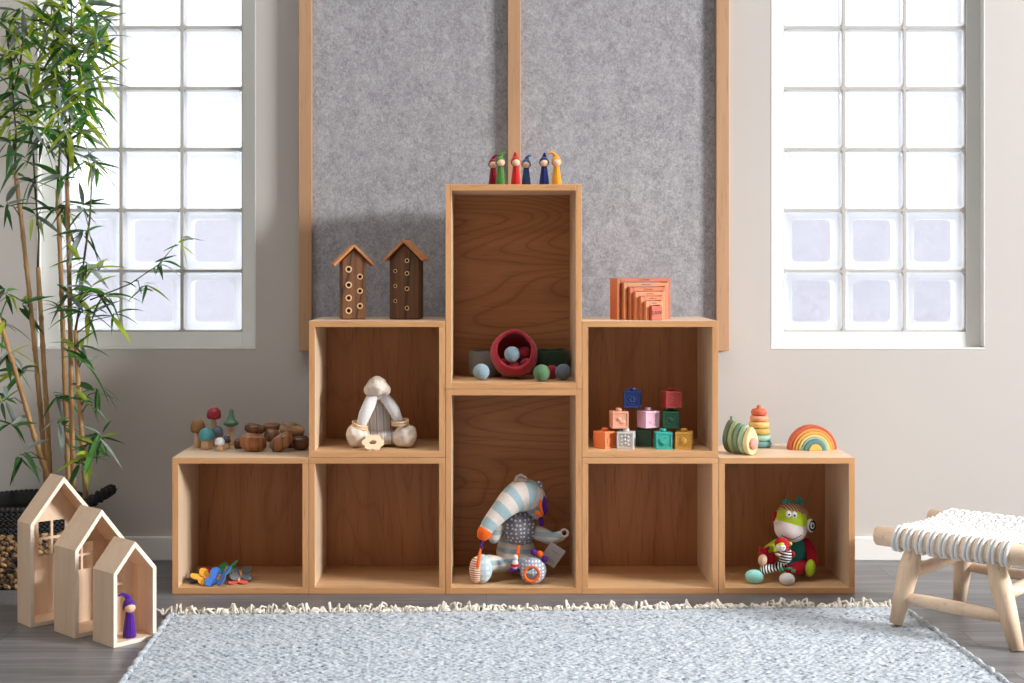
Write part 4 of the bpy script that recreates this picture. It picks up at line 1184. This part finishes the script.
def leaf(p0, d, L_, W_, mi, droop):
    d = d.normalized()
    side = d.cross(Vector((0, 0, 1)))
    side = side.normalized() if side.length > 1e-3 else Vector((1, 0, 0))
    side = (Matrix.Rotation(rs.uniform(-0.9, 0.9), 3, d) @ side)
    n_ = side.cross(d)
    n = 7; base = len(leaves.v)
    for k in range(n+1):
        s_ = k/n
        wv = W_*(math.sin(PI*min(1, s_**0.75*0.98+0.02))**0.85)*(1-0.25*s_) if k < n else 0.0003
        c_ = p0+d*L_*s_+Vector((0, 0, -droop*L_*s_*s_))
        leaves.v += [tuple(c_-side*wv/2+n_*wv*0.18), tuple(c_), tuple(c_+side*wv/2+n_*wv*0.18)]
    for k in range(n):
        a_ = base+3*k
        for j in (0, 1):
            leaves.f.append((a_+j, a_+j+1, a_+j+4, a_+j+3)); leaves.m.append(mi); leaves.sm.append(True)
def cluster(px, py, Y, n=8, yel=0.15, spread=1.0, L0=0.095, src=None, tw=True, down=0.15):
    c = at(px, py, Y)
    if tw:
        if src is None:
            cand = [q_ for q_ in allc if q_.z < c.z-0.01] or allc
            s0 = min(cand, key=lambda q_: (q_-c).length+abs(q_.z-(c.z-0.06))*0.5)
        else: s0 = at(*src)
        mid = s0.lerp(c, 0.5)+Vector((0, 0, 0.015))
        twigs.tube([s0, mid, c], [0.0022, 0.0017, 0.0012], 5)
    for k in range(n):
        a_ = rs.uniform(0, 2*PI); e_ = rs.uniform(-0.9, 0.9)-down
        d = Vector((math.cos(a_)*math.cos(e_), math.sin(a_)*math.cos(e_)*0.7, math.sin(e_)))
        L_ = L0*rs.uniform(0.65, 1.25)
        p0 = c+Vector((rs.uniform(-1, 1), rs.uniform(-1, 1), rs.uniform(-1, 1)))*0.012
        x_ = rs.random()
        mi = 2 if x_ < yel else (3 if x_ < yel+0.22 else (1 if x_ < yel+0.5 else 0))
        # keep leaves in the room, clear of the wall
        if p0.y+d.y*L_ > 0.44: d.y = -abs(d.y)*0.4
        leaf(p0, d, L_, L_*rs.uniform(0.14, 0.20), mi, rs.uniform(0.05, 0.45))
# main leaders continuing from the cane tops
for a_, b_ in (((15, 170, .21), (13, 95, .20)), ((13, 95, .2), (6, 30, .18)), ((13, 95, .2), (24, 30, .22)), ((67, 182, .18), (69, 90, .17)), ((69, 90, .17), (71, 0, .16)), ((71, 0, .16), (66, -40, .16)),
               ((57.5, 192, .24), (58, 110, .24)), ((58, 110, .24), (52, 20, .24)), ((38, 268, .27), (36, 200, .27)), ((36, 200, .27), (27, 110, .27)),
               ((-22, 270, .05), (-25, 150, .08)), ((75.5, 330, .17), (84, 260, .15)), ((84, 260, .15), (92, 175, .14))):
    A_, B_ = at(*a_), at(*b_)
    twigs.tube([A_, A_.lerp(B_, 0.5)+Vector((0.006, 0, 0)), B_], [0.0038, 0.003, 0.0022], 6)
    allc += [A_.lerp(B_, k_/8) for k_ in range(1, 9)]
top = [(96, 40), (100, 78), (88, 112), (94, 14), (84, 50), (40, 12), (14, 60), (2, 20), (22, 10), (34, 126), (80, 134), (66, 150), (50, 104), (98, 56), (9, 32), (25, 35), (52, 25), (62, 8), (75, 50), (70, 30), (88, 30), (46, 48), (8, 60), (20, 78), (58, 76), (82, 66), (92, 52), (72, 98), (86, 95), (42, 90), (80, 118), (58, 112), (10, 90), (4, 108), (16, 118), (98, 22), (74, -8), (60, -15), (50, 0), (86, 5),
       (66, 62), (60, 44), (50, 70), (34, 64), (30, 100), (68, 130), (48, 128), (92, 80), (70, 80), (64, 92), (54, 60), (34, 24), (38, 44), (76, 20)]
for (x_, y_) in top:
    cluster(x_, y_, rs.uniform(0.04, 0.33), 10, 0.32, L0=0.100, down=0.02)
mid_ = [(12, 142, .2, 8, .05), (42, 140, .25, 8, .1), (62, 145, .2, 8, .1), (86, 158, .15, 8, .45), (94, 166, .14, 6, .5), (62, 178, .22, 7, .1), (66, 205, .2, 7, .05), (80, 208, .15, 7, 0), (86, 232, .15, 7, .05), (56, 212, .26, 6, 0), (30, 182, .26, 7, .05), (22, 160, .2, 6, .05),
        (6, 205, .15, 5, .0), (36, 215, .27, 4, 0), (84, 262, .14, 7, .3), (98, 268, .13, 7, .35), (92, 290, .12, 9, .25), (104, 296, .12, 7, .1), (72, 292, .2, 5, .1), (86, 312, .14, 8, .1), (62, 308, .2, 7, .05), (112, 316, .12, 4, .3), (8, 292, .12, 9, .15), (22, 304, .2, 6, .05), (2, 322, .1, 7, .15),
        (78, 345, .15, 7, .05), (86, 362, .15, 6, .0), (10, 352, .12, 7, .2), (22, 372, .15, 7, .25), (4, 400, .1, 6, .05), (12, 425, .1, 4, 0), (55, 396, .22, 6, .25), (60, 425, .22, 4, 0), (98, 392, .14, 6, .0), (93, 405, .14, 4, .1),
        (20, 455, .08, 7, .0), (100, 436, .10, 10, .12), (96, 446, .1, 8, .2), (78, 462, .13, 5, .0), (92, 455, .09, 5, .3)]
for (x_, y_, Y_, n_, ye) in mid_:
    cluster(x_, y_, Y_, n_+2, ye+0.04, L0=0.094)
# long side branch reaching right across the window
A_ = at(90, 300, .13); B_ = at(130, 284, .10); C_ = at(158, 265, .08); D_ = at(176, 244, .07)
twigs.tube([A_, B_, C_, D_], [0.0022, 0.0019, 0.0016, 0.001], 6)
for (x_, y_, n_) in ((158, 265, 7), (140, 290, 6), (178, 242, 6), (146, 284, 3)):
    cluster(x_, y_, 0.08, n_, 0.12, L0=0.075, tw=(x_ in (140,)), src=(136, 281, 0.095))
to = twigs.build('twigs', m_twig, pl); to['kind'] = 'stuff'
lo = leaves.build('leaves', LM, pl, fixn=False); lo['kind'] = 'stuff'

exec_toys = True
# ------------------------------------------------------------------ plush toys
def Pm(px, py, Y): return at(px, py, Y)
def px2m(n, Y): return n*(Y+CAMD)/F

# cream floppy doll (upper left cube) -----------------------------------------
CZ = 0.418
Y0 = 0.10
m_cream = plain('cream_boucle', rgb(222, 208, 194), 0.95, 0.1, 0.12, 90, 0.9, 230, 0.2); m_knit = dots('white_knit', rgb(232, 228, 226), rgb(190, 188, 196), 260, 0.22, 0.1)
m_dstripe = stripes('grey_striped_cotton', [(0, rgb(214, 210, 206)), (0.45, rgb(226, 222, 218)), (0.62, rgb(176, 168, 172)), (0.78, rgb(228, 222, 216))], (1, 0.1, 0.05), 48)
m_ringw = plain('pale_wood_ring', rgb(226, 192, 150), 0.5, 0.4, 0.08)
base = at(380, 450, Y0); base.z = CZ
dl = thing('floppy_cream_doll', 'cream plush doll slumped forward with wooden flower and rings, in the upper left cube', 'stuffed toy', base)
b = MB(); b.sphere(Pm(379.5, 420, 0.14), (px2m(14, .14), 0.045, px2m(21, .14)), jit=0.05)
b.sphere(Pm(379.5, 436, 0.13), (px2m(18, .13), 0.05, px2m(8, .13)))
b.tube([Pm(370, 438, 0.12), Pm(384, 438.5, 0.085), Pm(396, 438, 0.11)], px2m(6.5, .1), 14, rounded=1)
b.build('striped_body', m_dstripe, dl, remesh=0.0035, smooth_it=5)
b = MB(); b.sphere(Pm(377.2, 386.8, 0.075), (px2m(11.2, .07), 0.034, px2m(9.4, .07)), jit=0.16)
b.sphere(Pm(377, 379.5, 0.08), (px2m(6, .07), 0.02, px2m(3.6, .07))); b.sphere(Pm(368.5, 390, 0.075), (px2m(5, .07), 0.02, px2m(5.5, .07))); b.sphere(Pm(386, 390, 0.075), (px2m(5, .07), 0.02, px2m(5.5, .07)))
b.sphere(Pm(378, 393, 0.10), (px2m(8, .1), 0.03, px2m(7, .1)))
b.build('head', m_cream, dl, remesh=0.003, smooth_it=4)
for pts, rr in (([(373.5, 394, .09), (369.5, 404, .07), (365.0, 414, .06), (361.5, 424, .065)], (5.6, 6.4, 6.2, 5.0)), ([(382, 394, .10), (388.5, 402, .085), (394, 410, .075), (398.5, 420, .08)], (5.0, 5.6, 5.8, 4.6))):
    P = [Pm(*q_) for q_ in pts]
    o = MB().tube(P, [px2m(k, .07) for k in rr], 16, rounded=0.7).build('arm', m_knit, dl)
for (x_, y_, w_, h_) in ((357.0, 437.0, 10.3, 12.6), (406.0, 434.2, 11.0, 12.0)):
    b = MB(); c_ = Pm(x_, y_, 0.085); hh = px2m(h_, .085); c_.z = CZ+hh*0.99
    b.sphere(c_, (px2m(w_, .085), 0.045, hh), jit=0.14, nu=26, nv=18)
    b.sphere(c_+Vector((0.012 if x_ < 380 else -0.012, 0, -0.006)), (px2m(w_*0.9, .085), 0.04, hh*0.8), jit=0.1)
    b.build('foot', m_cream, dl, remesh=0.003, smooth_it=3)
for (x_, y_, w_, tl) in ((360.0, 425.5, 9.0, 0.35), (400.3, 422.2, 9.4, -0.12)):
    for dz in (-0.0035, 0.0035):
        c_ = Pm(x_, y_, 0.075)+Vector((0, 0, dz))
        MB().torus(c_, px2m(w_-1.5, .07), 0.0036, Matrix.Rotation(tl, 3, 'Y') @ Matrix.Rotation(0.12, 3, 'X'), 28, 8).build('wooden_ring', m_ringw, dl)
c_ = Pm(373, 445.0, 0.028)
pts = []
for k in range(60):
    th = 2*PI*k/60; rr_ = 0.92+0.22*abs(math.cos(3*th))**0.8
    pts.append((px2m(9.6, .03)*rr_*math.cos(th), px2m(9.6, .03)*rr_*math.sin(th)))
Rf = Matrix.Rotation(math.radians(38), 4, 'X'); Rf.translation = Vector((c_.x, c_.y, CZ+0.0185))
fl = MB(); n = len(pts); inn = [(px2m(3.9, .03)*math.cos(2*PI*k/60), px2m(3.0, .03)*math.sin(2*PI*k/60)) for k in range(60)]
vs_ = []
for z_ in (0, 0.007):
    vs_ += [Rf @ Vector((x_, y_, z_)) for x_, y_ in pts] + [Rf @ Vector((x_, y_, z_)) for x_, y_ in inn]
fs_ = []
for k in range(n):
    j = (k+1) % n
    fs_ += [(k, j, n+j, n+k), (2*n+k, 2*n+j, 3*n+j, 3*n+k), (k, j, 2*n+j, 2*n+k), (n+k, n+j, 3*n+j, 3*n+k)]
fl.add(vs_, fs_, 0, False); fl.build('wooden_flower', plain('pale_beech', rgb(236, 208, 172), 0.5, 0.4), dl)

# striped anteater (lower tall box) ---------------------------------------------
GZ = 0.0185
base = at(515, 575, 0.12); base.z = GZ
an = thing('striped_anteater_toy', 'blue and cream striped plush anteater with long orange tipped snout in the tall box', 'stuffed toy', base)
c_blue, c_crm = rgb(158, 180, 186), rgb(216, 206, 196)
m_ab = fabric('soft_blue_knit', c_blue); m_ac = fabric('soft_cream_knit', c_crm)
m_abody = stripes('blue_cream_body_stripes', [(0, c_blue), (0.5, c_crm)], (0.05, 0, 1), 36, 0.2)
m_dot = dots('grey_dotted_cotton', rgb(126, 126, 138), rgb(226, 222, 224), 78, 0.22, 0.45)
m_or = fabric('orange_cloth', rgb(240, 104, 32)); m_pu = fabric('purple_cloth', rgb(82, 30, 124)); m_rd = fabric('red_cloth', rgb(190, 24, 44))
b = MB()
b.sphere(Pm(516, 552, .15), (px2m(20, .15), 0.055, px2m(21, .15)))
b.sphere(Pm(518, 524, .15), (px2m(15.5, .15), 0.048, px2m(20, .15)))
b.tube([Pm(512, 560, .12), Pm(500, 564, .095), Pm(488, 563.5, .075)], [px2m(9.5, .1), px2m(8, .1), px2m(9, .1)], 14, rounded=1)
b.tube([Pm(522, 562, .12), Pm(528, 567, .09), Pm(532, 567, .07)], [px2m(8.5, .1), px2m(8, .1), px2m(8, .1)], 14, rounded=1)
b.tube([Pm(505, 520, .13), Pm(498, 530, .11), Pm(494, 538, .10)], [px2m(5.5, .1), px2m(6, .1), px2m(5.8, .1)], 12, rounded=1)
b.tube([Pm(530, 530, .13), Pm(541, 534, .12), Pm(552, 539, .115), Pm(561, 536, .11)], [px2m(7, .1), px2m(7.6, .1), px2m(7, .1), px2m(5.2, .1)], 12, rounded=1)
for k_, v_ in enumerate(b.v): b.v[k_] = (v_[0], v_[1], max(v_[2], GZ+0.001))
b.build('striped_body', m_abody, an, remesh=0.0035, smooth_it=6)
MB().sphere(Pm(519.5, 528, .122), (px2m(16.5, .12), 0.050, px2m(17.6, .12)), nu=28, nv=20).build('dotted_bib', m_dot, an)
# head and snout: one tapering bent tube, banded
hp = [(536, 512, .13), (533.5, 502, .12), (528, 496.5, .11), (520.5, 496.0, .10), (511.5, 501, .085), (503.5, 508.5, .07), (496, 516.5, .06), (489, 525, .05), (484.5, 532.5, .045)]
hr_ = [8, 14.0, 17.0, 16.5, 13.6, 11.0, 9.2, 7.8, 6.4]
P = [Pm(*q_) for q_ in hp]; fine = []; fr_ = []
for i in range(len(P)-1):
    for k in range(5):
        t_ = k/5
        p0_, p1_, p2_, p3_ = P[max(i-1, 0)], P[i], P[i+1], P[min(i+2, len(P)-1)]
        q_ = 0.5*((2*p1_)+(p2_-p0_)*t_+(2*p0_-5*p1_+4*p2_-p3_)*t_*t_+(3*p1_-p0_-3*p2_+p3_)*t_**3)
        fine.append(q_); fr_.append(px2m(hr_[i]*(1-t_)+hr_[i+1]*t_, .08))
fine.append(P[-1]); fr_.append(px2m(hr_[-1], .05))
hd = MB(); hd.tube(fine, fr_, 24, rounded=0.9, mf=lambda s_: int(s_*12.5+0.5) % 2)
ho = hd.build('head_and_snout', [m_ab, m_ac], an)
MB().tube([P[-1]+(P[-2]-P[-1])*0.22, P[-1]+(P[-1]-P[-2])*0.35, P[-1]+(P[-1]-P[-2])*0.6], [px2m(7.6, .05), px2m(6.9, .05), px2m(5.4, .05)], 18, rounded=0.6).build('orange_snout_tip', m_or, an)
b = MB()
e0 = Pm(521, 480, .085)
b.tube([e0+Vector((-0.018, 0, -0.004)), e0+Vector((-0.014, -0.004, 0.010)), e0+Vector((0.0, -0.006, 0.016)), e0+Vector((0.014, -0.004, 0.008)), e0+Vector((0.016, 0, -0.008))], 0.0045, 8, rounded=1)
b.sphere(e0+Vector((0, -0.001, 0.002)), (0.013, 0.004, 0.010))
b.build('ear', fabric('taupe_fabric', rgb(170, 148, 136)), an)
e1 = Pm(538, 485, .11)
MB().sphere(e1+Vector((0.004, -0.012, 0)), (0.010, 0.008, 0.014)).build('ear', m_dot, an)
b = MB()
for (p_, q_) in (((540.5, 491, .10), (546.5, 511, .085)), ((541, 494, .095), (545.0, 514, .08))):
    A_, B_ = Pm(*p_), Pm(*q_); b.tube([A_, A_.lerp(B_, .5)+Vector((0.004, 0, 0)), B_], [0.003, 0.007, 0.004], 8, rounded=1)
A_ = Pm(541, 519, .08); b.tube([A_, A_+Vector((0.001, 0, -0.016))], 0.0075, 8, rounded=0.8)
b.build('purple_tassel', m_pu, an)
A_, B_ = Pm(540, 496, .085), Pm(541.5, 512, .07)
MB().tube([A_, A_.lerp(B_, .5)+Vector((-0.002, 0, 0)), B_], [0.003, 0.0055, 0.004], 8, rounded=1).build('orange_ribbon', m_or, an)
A_ = Pm(536.5, 512.5, .07); MB().tube([A_, A_+Vector((0.014, 0, -0.008))], 0.0065, 8, rounded=0.8).build('orange_knot', m_or, an)
A_, B_ = Pm(518.6, 546, .075), Pm(517.6, 558, .06); MB().tube([A_, B_], 0.0050, 8, flat=0.5, rounded=0.5).build('orange_loop', m_or, an)
A_ = Pm(480.5, 549, .03); B_ = Pm(477.5, 567, .014); MB().tube([A_, A_.lerp(B_, .5), B_], [0.003, 0.0052, 0.0048], 8, rounded=0.8).build('orange_tassel', m_or, an)

b = MB()
A_ = Pm(481.5, 536, .045)
pts = [A_+Vector((0.003*math.sin(k*1.9), -0.003*math.cos(k*1.9)-0.002*k, -0.0045*k)) for k in range(9)]
b.tube(pts, 0.0034, 8, rounded=1)
b.build('purple_cord', m_pu, an)
# left foot: striped sole turned to the viewer
m_sole = stripes('rust_striped_sole', [(0, rgb(232, 214, 196)), (0.55, rgb(186, 108, 78))], (0.1, 0, 1), 150)
fc = Pm(482, 562, .060); fc.z = GZ+px2m(14.4, .05)
b = MB(); b.sphere(fc, (px2m(10.5, .05), 0.034, px2m(14.4, .05)), Matrix.Rotation(0.25, 3, 'Z'))
b.build('foot', dots('pale_blue_plush', rgb(178, 200, 208), rgb(206, 220, 226), 60, 0.3), an)
b = MB(); b.sphere(fc+Vector((-px2m(6.0, .05), -0.018, 0)), (px2m(6.8, .05), 0.020, px2m(13.2, .05)), Matrix.Rotation(0.5, 3, 'Z')); b.build('sole', m_sole, an)
# right foot: round with an orange rimmed mirror
fc = Pm(533.0, 567, .05); fc.z = GZ+px2m(13.6, .05)
b = MB(); b.sphere(fc, (px2m(13.4, .05), 0.036, px2m(13.6, .05))); b.build('foot', dots('grey_blue_dotted_plush', rgb(150, 160, 176), rgb(224, 224, 230), 100, 0.26), an)
mc = fc+Vector((-px2m(1.6, .05), -0.034, -0.004))
Rm = Matrix.Rotation(PI/2-0.12, 3, 'X')
MB().torus(mc, 0.0215, 0.0036, Rm, 32, 10).build('orange_mirror_rim', m_or, an)
mm_ = NT('toy_mirror'); mm_.p.inputs['Metallic'].default_value = 1.0; mm_.p.inputs['Roughness'].default_value = 0.12; mm_.base((0.75, 0.72, 0.70))
MB().sphere(mc+Vector((0, 0.0015, 0)), (0.020, 0.0025, 0.020)).build('mirror', mm_.m, an)
for (x_, y_, m_, n_) in ((533.6, 552.3, m_pu, 'purple_pompom'), (539.8, 553.8, m_or, 'orange_pompom'), (544.6, 559.2, m_pu, 'purple_pompom')):
    MB().sphere(Pm(x_, y_, .045), px2m(3.3, .045), jit=0.12, nu=14, nv=10).build(n_, m_, an)
# dangling little doll
c_ = Pm(515, 561, .045)
b = MB(); b.sphere(c_+Vector((0, 0, -0.012)), (0.0105, 0.010, 0.019)); b.sphere(c_+Vector((0.001, 0, 0.010)), (0.0085, 0.008, 0.0095)); b.build('tiny_doll', fabric('white_cloth', rgb(224, 214, 216)), an)
MB().torus(c_+Vector((0, 0, -0.012)), 0.0095, 0.0042, None, 18, 8).build('tiny_doll_belt', m_rd, an)
b = MB(); b.sphere(c_+Vector((-0.002, 0, -0.027)), (0.017, 0.011, 0.007), jit=0.2); b.build('purple_frill', m_pu, an)
# hand ring and paper tag
rc_ = Pm(564.3, 533.2, .085)
MB().torus(rc_, 0.0105, 0.0036, Matrix.Rotation(PI/2-0.3, 3, 'X'), 24, 8).build('hand_ring', fabric('beige_cord', rgb(206, 190, 178)), an)
MB().sphere(rc_+Vector((0, 0.004, 0)), (0.008, 0.003, 0.008)).build('ring_centre', fabric('brown_cord', rgb(70, 50, 46)), an)
Rt = Matrix.Rotation(math.radians(33), 3, 'Y') @ Matrix.Rotation(math.radians(12), 3, 'X')
tc_ = Pm(552.5, 555.0, .075)
MB().box(tc_, (px2m(17.5, .07), 0.0012, px2m(22, .07)), Rt).build('paper_tag', plain('grey_card', rgb(178, 172, 170), 0.7), an)
b = MB()
for k, (w_, z_) in enumerate(((0.6, -0.020), (0.45, -0.014), (0.55, 0.012))):
    b.box(tc_+Rt @ Vector((0.002, -0.0012, z_)), (px2m(17.5, .07)*w_, 0.0004, 0.0012), Rt)
b.build('tag_print', plain('tag_ink', rgb(120, 112, 116), 0.8), an)

# seated monkey (right cube) -----------------------------------------------------
base = at(793, 578, 0.12); base.z = GZ
mk = thing('seated_monkey_toy', 'colourful plush monkey with lime eye mask seated in the far right cube', 'stuffed toy', base)
m_teal = fabric('teal_jersey', rgb(44, 128, 122)); m_lime = fabric('lime_plush', rgb(176, 200, 44)); m_red2 = fabric('deep_red_plush', rgb(170, 22, 42))
m_muz = fabric('grey_pink_plush', rgb(220, 208, 206)); m_cord = stripes('brown_corduroy', [(0, rgb(206, 166, 134)), (0.55, rgb(128, 90, 68))], (1, 0.3, 0.15), 120)
m_bw = stripes('black_white_stripes', [(0, rgb(232, 228, 226)), (0.5, rgb(26, 24, 28))], (0.97, -0.35, 0.2), 130)
m_bwz = stripes('black_white_hoops', [(0, rgb(232, 228, 226)), (0.5, rgb(26, 24, 28))], (0.15, 0, 1), 120)
m_aqua = fabric('aqua_plush', rgb(146, 212, 206)); m_wh = fabric('white_plush', rgb(226, 222, 220)); m_bk = fabric('black_cloth', rgb(24, 22, 26))
m_beige = fabric('beige_cloth', rgb(206, 172, 146))
b = MB(); b.sphere(Pm(797, 553, .15), (px2m(13.5, .15), 0.045, px2m(19, .15))); b.sphere(Pm(797, 565, .145), (px2m(15, .15), 0.05, px2m(10, .15)))
b.build('torso', m_teal, mk, remesh=0.0035, smooth_it=5)
hc = Pm(791.6, 521.8, .125); hR = (px2m(17.8, .125), 0.056, px2m(19.6, .125))
Rh = Matrix.Rotation(math.radians(10), 3, 'Y')
HMAT = [m_cord, m_lime, m_muz]
def hm(j, i):
    # j 0 top..1 bottom ; i around, front is -y => 0.75
    d_ = min(abs(i-0.69), 1-abs(i-0.69))
    if j > 0.475 and d_ < 0.225: return 2
    if 0.25+d_*0.25 < j <= 0.475 and d_ < 0.185: return 1
    return 0
b = MB(); b.sphere(hc, hR, Rh, nu=48, nv=40, mf=hm); b.build('head', HMAT, mk)
# cheeks
b = MB(); b.sphere(hc+Rh @ Vector((-0.006, -0.026, -0.021)), (px2m(16, .12), 0.038, px2m(12.0, .12)), Rh, nu=28, nv=18); b.build('muzzle', m_muz, mk)
def onmuz(x_, z_):   # point on the muzzle front
    c_ = Vector((-0.006, -0.026, -0.021)); rx_, ry_, rz_ = px2m(16, .12), 0.038, px2m(12.0, .12)
    k_ = max(0, 1-(x_/rx_)**2-(z_/rz_)**2)
    return hc+Rh @ (c_+Vector((x_, -ry_*math.sqrt(k_)-0.0004, z_)))
pts = [onmuz(-0.030+0.058*k/10, -0.016-0.006*math.sin(PI*k/10)+0.012*max(0, (k-6)/4)) for k in range(11)]
MB().tube(pts, 0.0011, 6).build('smile', m_bk, mk)
for sx in (-0.0215, -0.0045):
    q_ = hc+Rh @ Vector((sx-0.004, -0.0500, 0.0285))
    e_ = MB().sphere(q_, (0.0088, 0.0045, 0.0105)).build('eye', m_wh, mk)
    pu = MB().sphere(q_+Vector((0.001, -0.0042, -0.001)), (0.0030, 0.0015, 0.0032)).build('pupil', m_bk, e_, off=WORG[mk.name])
b = MB()
for (x_, y_, s_) in ((784.5, 501.0, -1), (789, 501.5, 1), (796.5, 502.5, -1), (801.5, 502.5, 1), (799, 498.8, 0)):
    q_ = Pm(x_, y_, .115); b.sphere(q_, (0.0085, 0.005, 0.006), Matrix.Rotation(0.6*s_, 3, 'Y'))
b.build('teal_tuft', m_teal, mk)
ec = Pm(810.8, 525.5, .085)
MB().sphere(ec, (0.012, 0.012, 0.0205), Matrix.Rotation(-0.1, 3, 'Y')).build('ear', m_wh, mk)
er = MB(); er.torus(ec+Vector((0.003, -0.0095, 0.001)), 0.0085, 0.0021, Matrix.Rotation(0.1, 3, 'Y') @ Matrix.Scale(1.55, 3, (0, 0, 1)) @ Matrix.Rotation(PI/2-0.2, 3, 'X'), 24, 8)
er.sphere(ec+Vector((0.003, -0.011, 0.001)), (0.0028, 0.0028, 0.006))
er.build('ear_spiral', m_bk, mk)
MB().sphere(Pm(775.5, 517, .125), (0.009, 0.014, 0.017)).build('ear', m_red2, mk)
# arms
b = MB(); b.tube([Pm(807, 543, .13), Pm(811, 552, .11), Pm(812.5, 561, .09)], [px2m(5, .1), px2m(5.4, .1), px2m(5, .1)], 14, rounded=1); b.build('red_arm', m_red2, mk)
b = MB(); b.sphere(Pm(810.3, 568, .075), (px2m(5.0, .08), 0.015, px2m(8.6, .08)), Matrix.Rotation(0.12, 3, 'Y')); b.build('lime_hand', m_lime, mk)
b = MB(); b.tube([Pm(786, 541, .13), Pm(776, 545, .11), Pm(768.5, 550, .09)], [px2m(5, .1), px2m(5.6, .1), px2m(5, .1)], 14, rounded=1); b.build('lime_arm', m_lime, mk)
b = MB(); b.sphere(Pm(763.5, 554, .08), (px2m(5.2, .08), 0.016, px2m(6.5, .08))); b.sphere(Pm(761, 548.5, .072), (0.010, 0.006, 0.005), Matrix.Rotation(0.5, 3, 'Y')); b.sphere(Pm(767.5, 548, .072), (0.009, 0.006, 0.005), Matrix.Rotation(-0.4, 3, 'Y')); b.sphere(Pm(771, 558, .085), (px2m(4.5, .08), 0.015, px2m(8, .08)))
b.build('red_hand', m_red2, mk, remesh=0.0025, smooth_it=3)
b = MB(); b.sphere(Pm(762.6, 560, .062), (px2m(4.4, .06), 0.012, px2m(5.8, .06)), Matrix.Rotation(0.2, 3, 'Y')); b.build('beige_bell', m_beige, mk)
# legs
P = [Pm(783, 566, .11), Pm(773, 567.5, .085), Pm(764, 570, .065)]
for q_ in P: q_.z = max(q_.z, GZ+px2m(4.4, .08))
MB().tube(P, [px2m(4.8, .1), px2m(4.5, .1), px2m(4.6, .1)], 14, rounded=1).build('striped_leg', m_bw, mk)
c_ = Pm(754.3, 570.5, .055); c_.z = GZ+px2m(6.9, .055)
MB().sphere(c_, (px2m(9.2, .055), 0.020, px2m(6.9, .055)), Matrix.Rotation(0.1, 3, 'Y')).build('aqua_foot', m_aqua, mk)
b = MB(); b.tube([Pm(806, 566, .12), Pm(798, 568, .085), Pm(791, 570, .07)], [px2m(7.5, .1), px2m(6.8, .1), px2m(5.5, .1)], 14, rounded=1)
for k_, v_ in enumerate(b.v): b.v[k_] = (v_[0], v_[1], max(v_[2], GZ+0.0008))
b.build('red_leg', m_red2, mk)
c_ = Pm(787, 576, .035); c_.z = GZ+px2m(6.0, .035)
MB().sphere(c_, (px2m(7.9, .035), 0.020, px2m(6.0, .035))).build('white_foot', m_wh, mk)
b = MB(); b.sphere(Pm(781.8, 569.5, .04), (0.006, 0.005, 0.007), Matrix.Rotation(-0.4, 3, 'Y')); b.sphere(Pm(793.5, 571, .04), (0.007, 0.005, 0.006)); b.sphere(Pm(789, 568.5, .045), (0.009, 0.005, 0.004))
b.build('green_strap', fabric('green_cloth', rgb(62, 142, 96)), mk)
# baby monkey held in the lap
bp = Pm(785.5, 556, .062)
by = MB(); by.sphere(bp, (px2m(6.6, .06), 0.018, px2m(8.6, .06)), Matrix.Rotation(0.25, 3, 'Y')); by = by.build('baby_body', m_bwz, mk)
hb_ = Pm(782, 544.5, .052)
MB().sphere(hb_, (px2m(7.6, .05), 0.021, px2m(7.2, .05))).build('baby_hood', m_red2, mk)
bf = MB().sphere(hb_+Vector((-0.004, -0.008, -0.004)), (px2m(5.8, .05), 0.0155, px2m(5.0, .05)), Matrix.Rotation(-0.3, 3, 'Y')).build('baby_face', m_wh, mk)
MB().sphere(hb_+Vector((-0.005, -0.009, 0.0035)), (px2m(4.6, .05), 0.0135, px2m(2.6, .05)), Matrix.Rotation(-0.3, 3, 'Y')).build('baby_forehead', m_lime, mk)
b = MB()
for sx in (-0.009, 0.001): b.sphere(hb_+Vector((sx, -0.0235, -0.004)), 0.0015, nu=8, nv=6)
b.build('baby_eyes', m_bk, mk)
MB().sphere(hb_+Vector((0.0235, -0.004, 0.003)), (0.006, 0.005, 0.006)).build('baby_ear', m_lime, mk)
b = MB(); b.sphere(bp+Vector((0.021, -0.006, 0.006)), (0.006, 0.006, 0.009)); b.sphere(bp+Vector((0.006, -0.010, 0.021)), (0.008, 0.005, 0.004)); b.build('baby_arm', m_red2, mk)
b = MB(); b.sphere(bp+Vector((-0.024, -0.008, 0.006)), (0.010, 0.007, 0.005), Matrix.Rotation(0.3, 3, 'Y')); b.build('baby_hand', m_beige, mk)
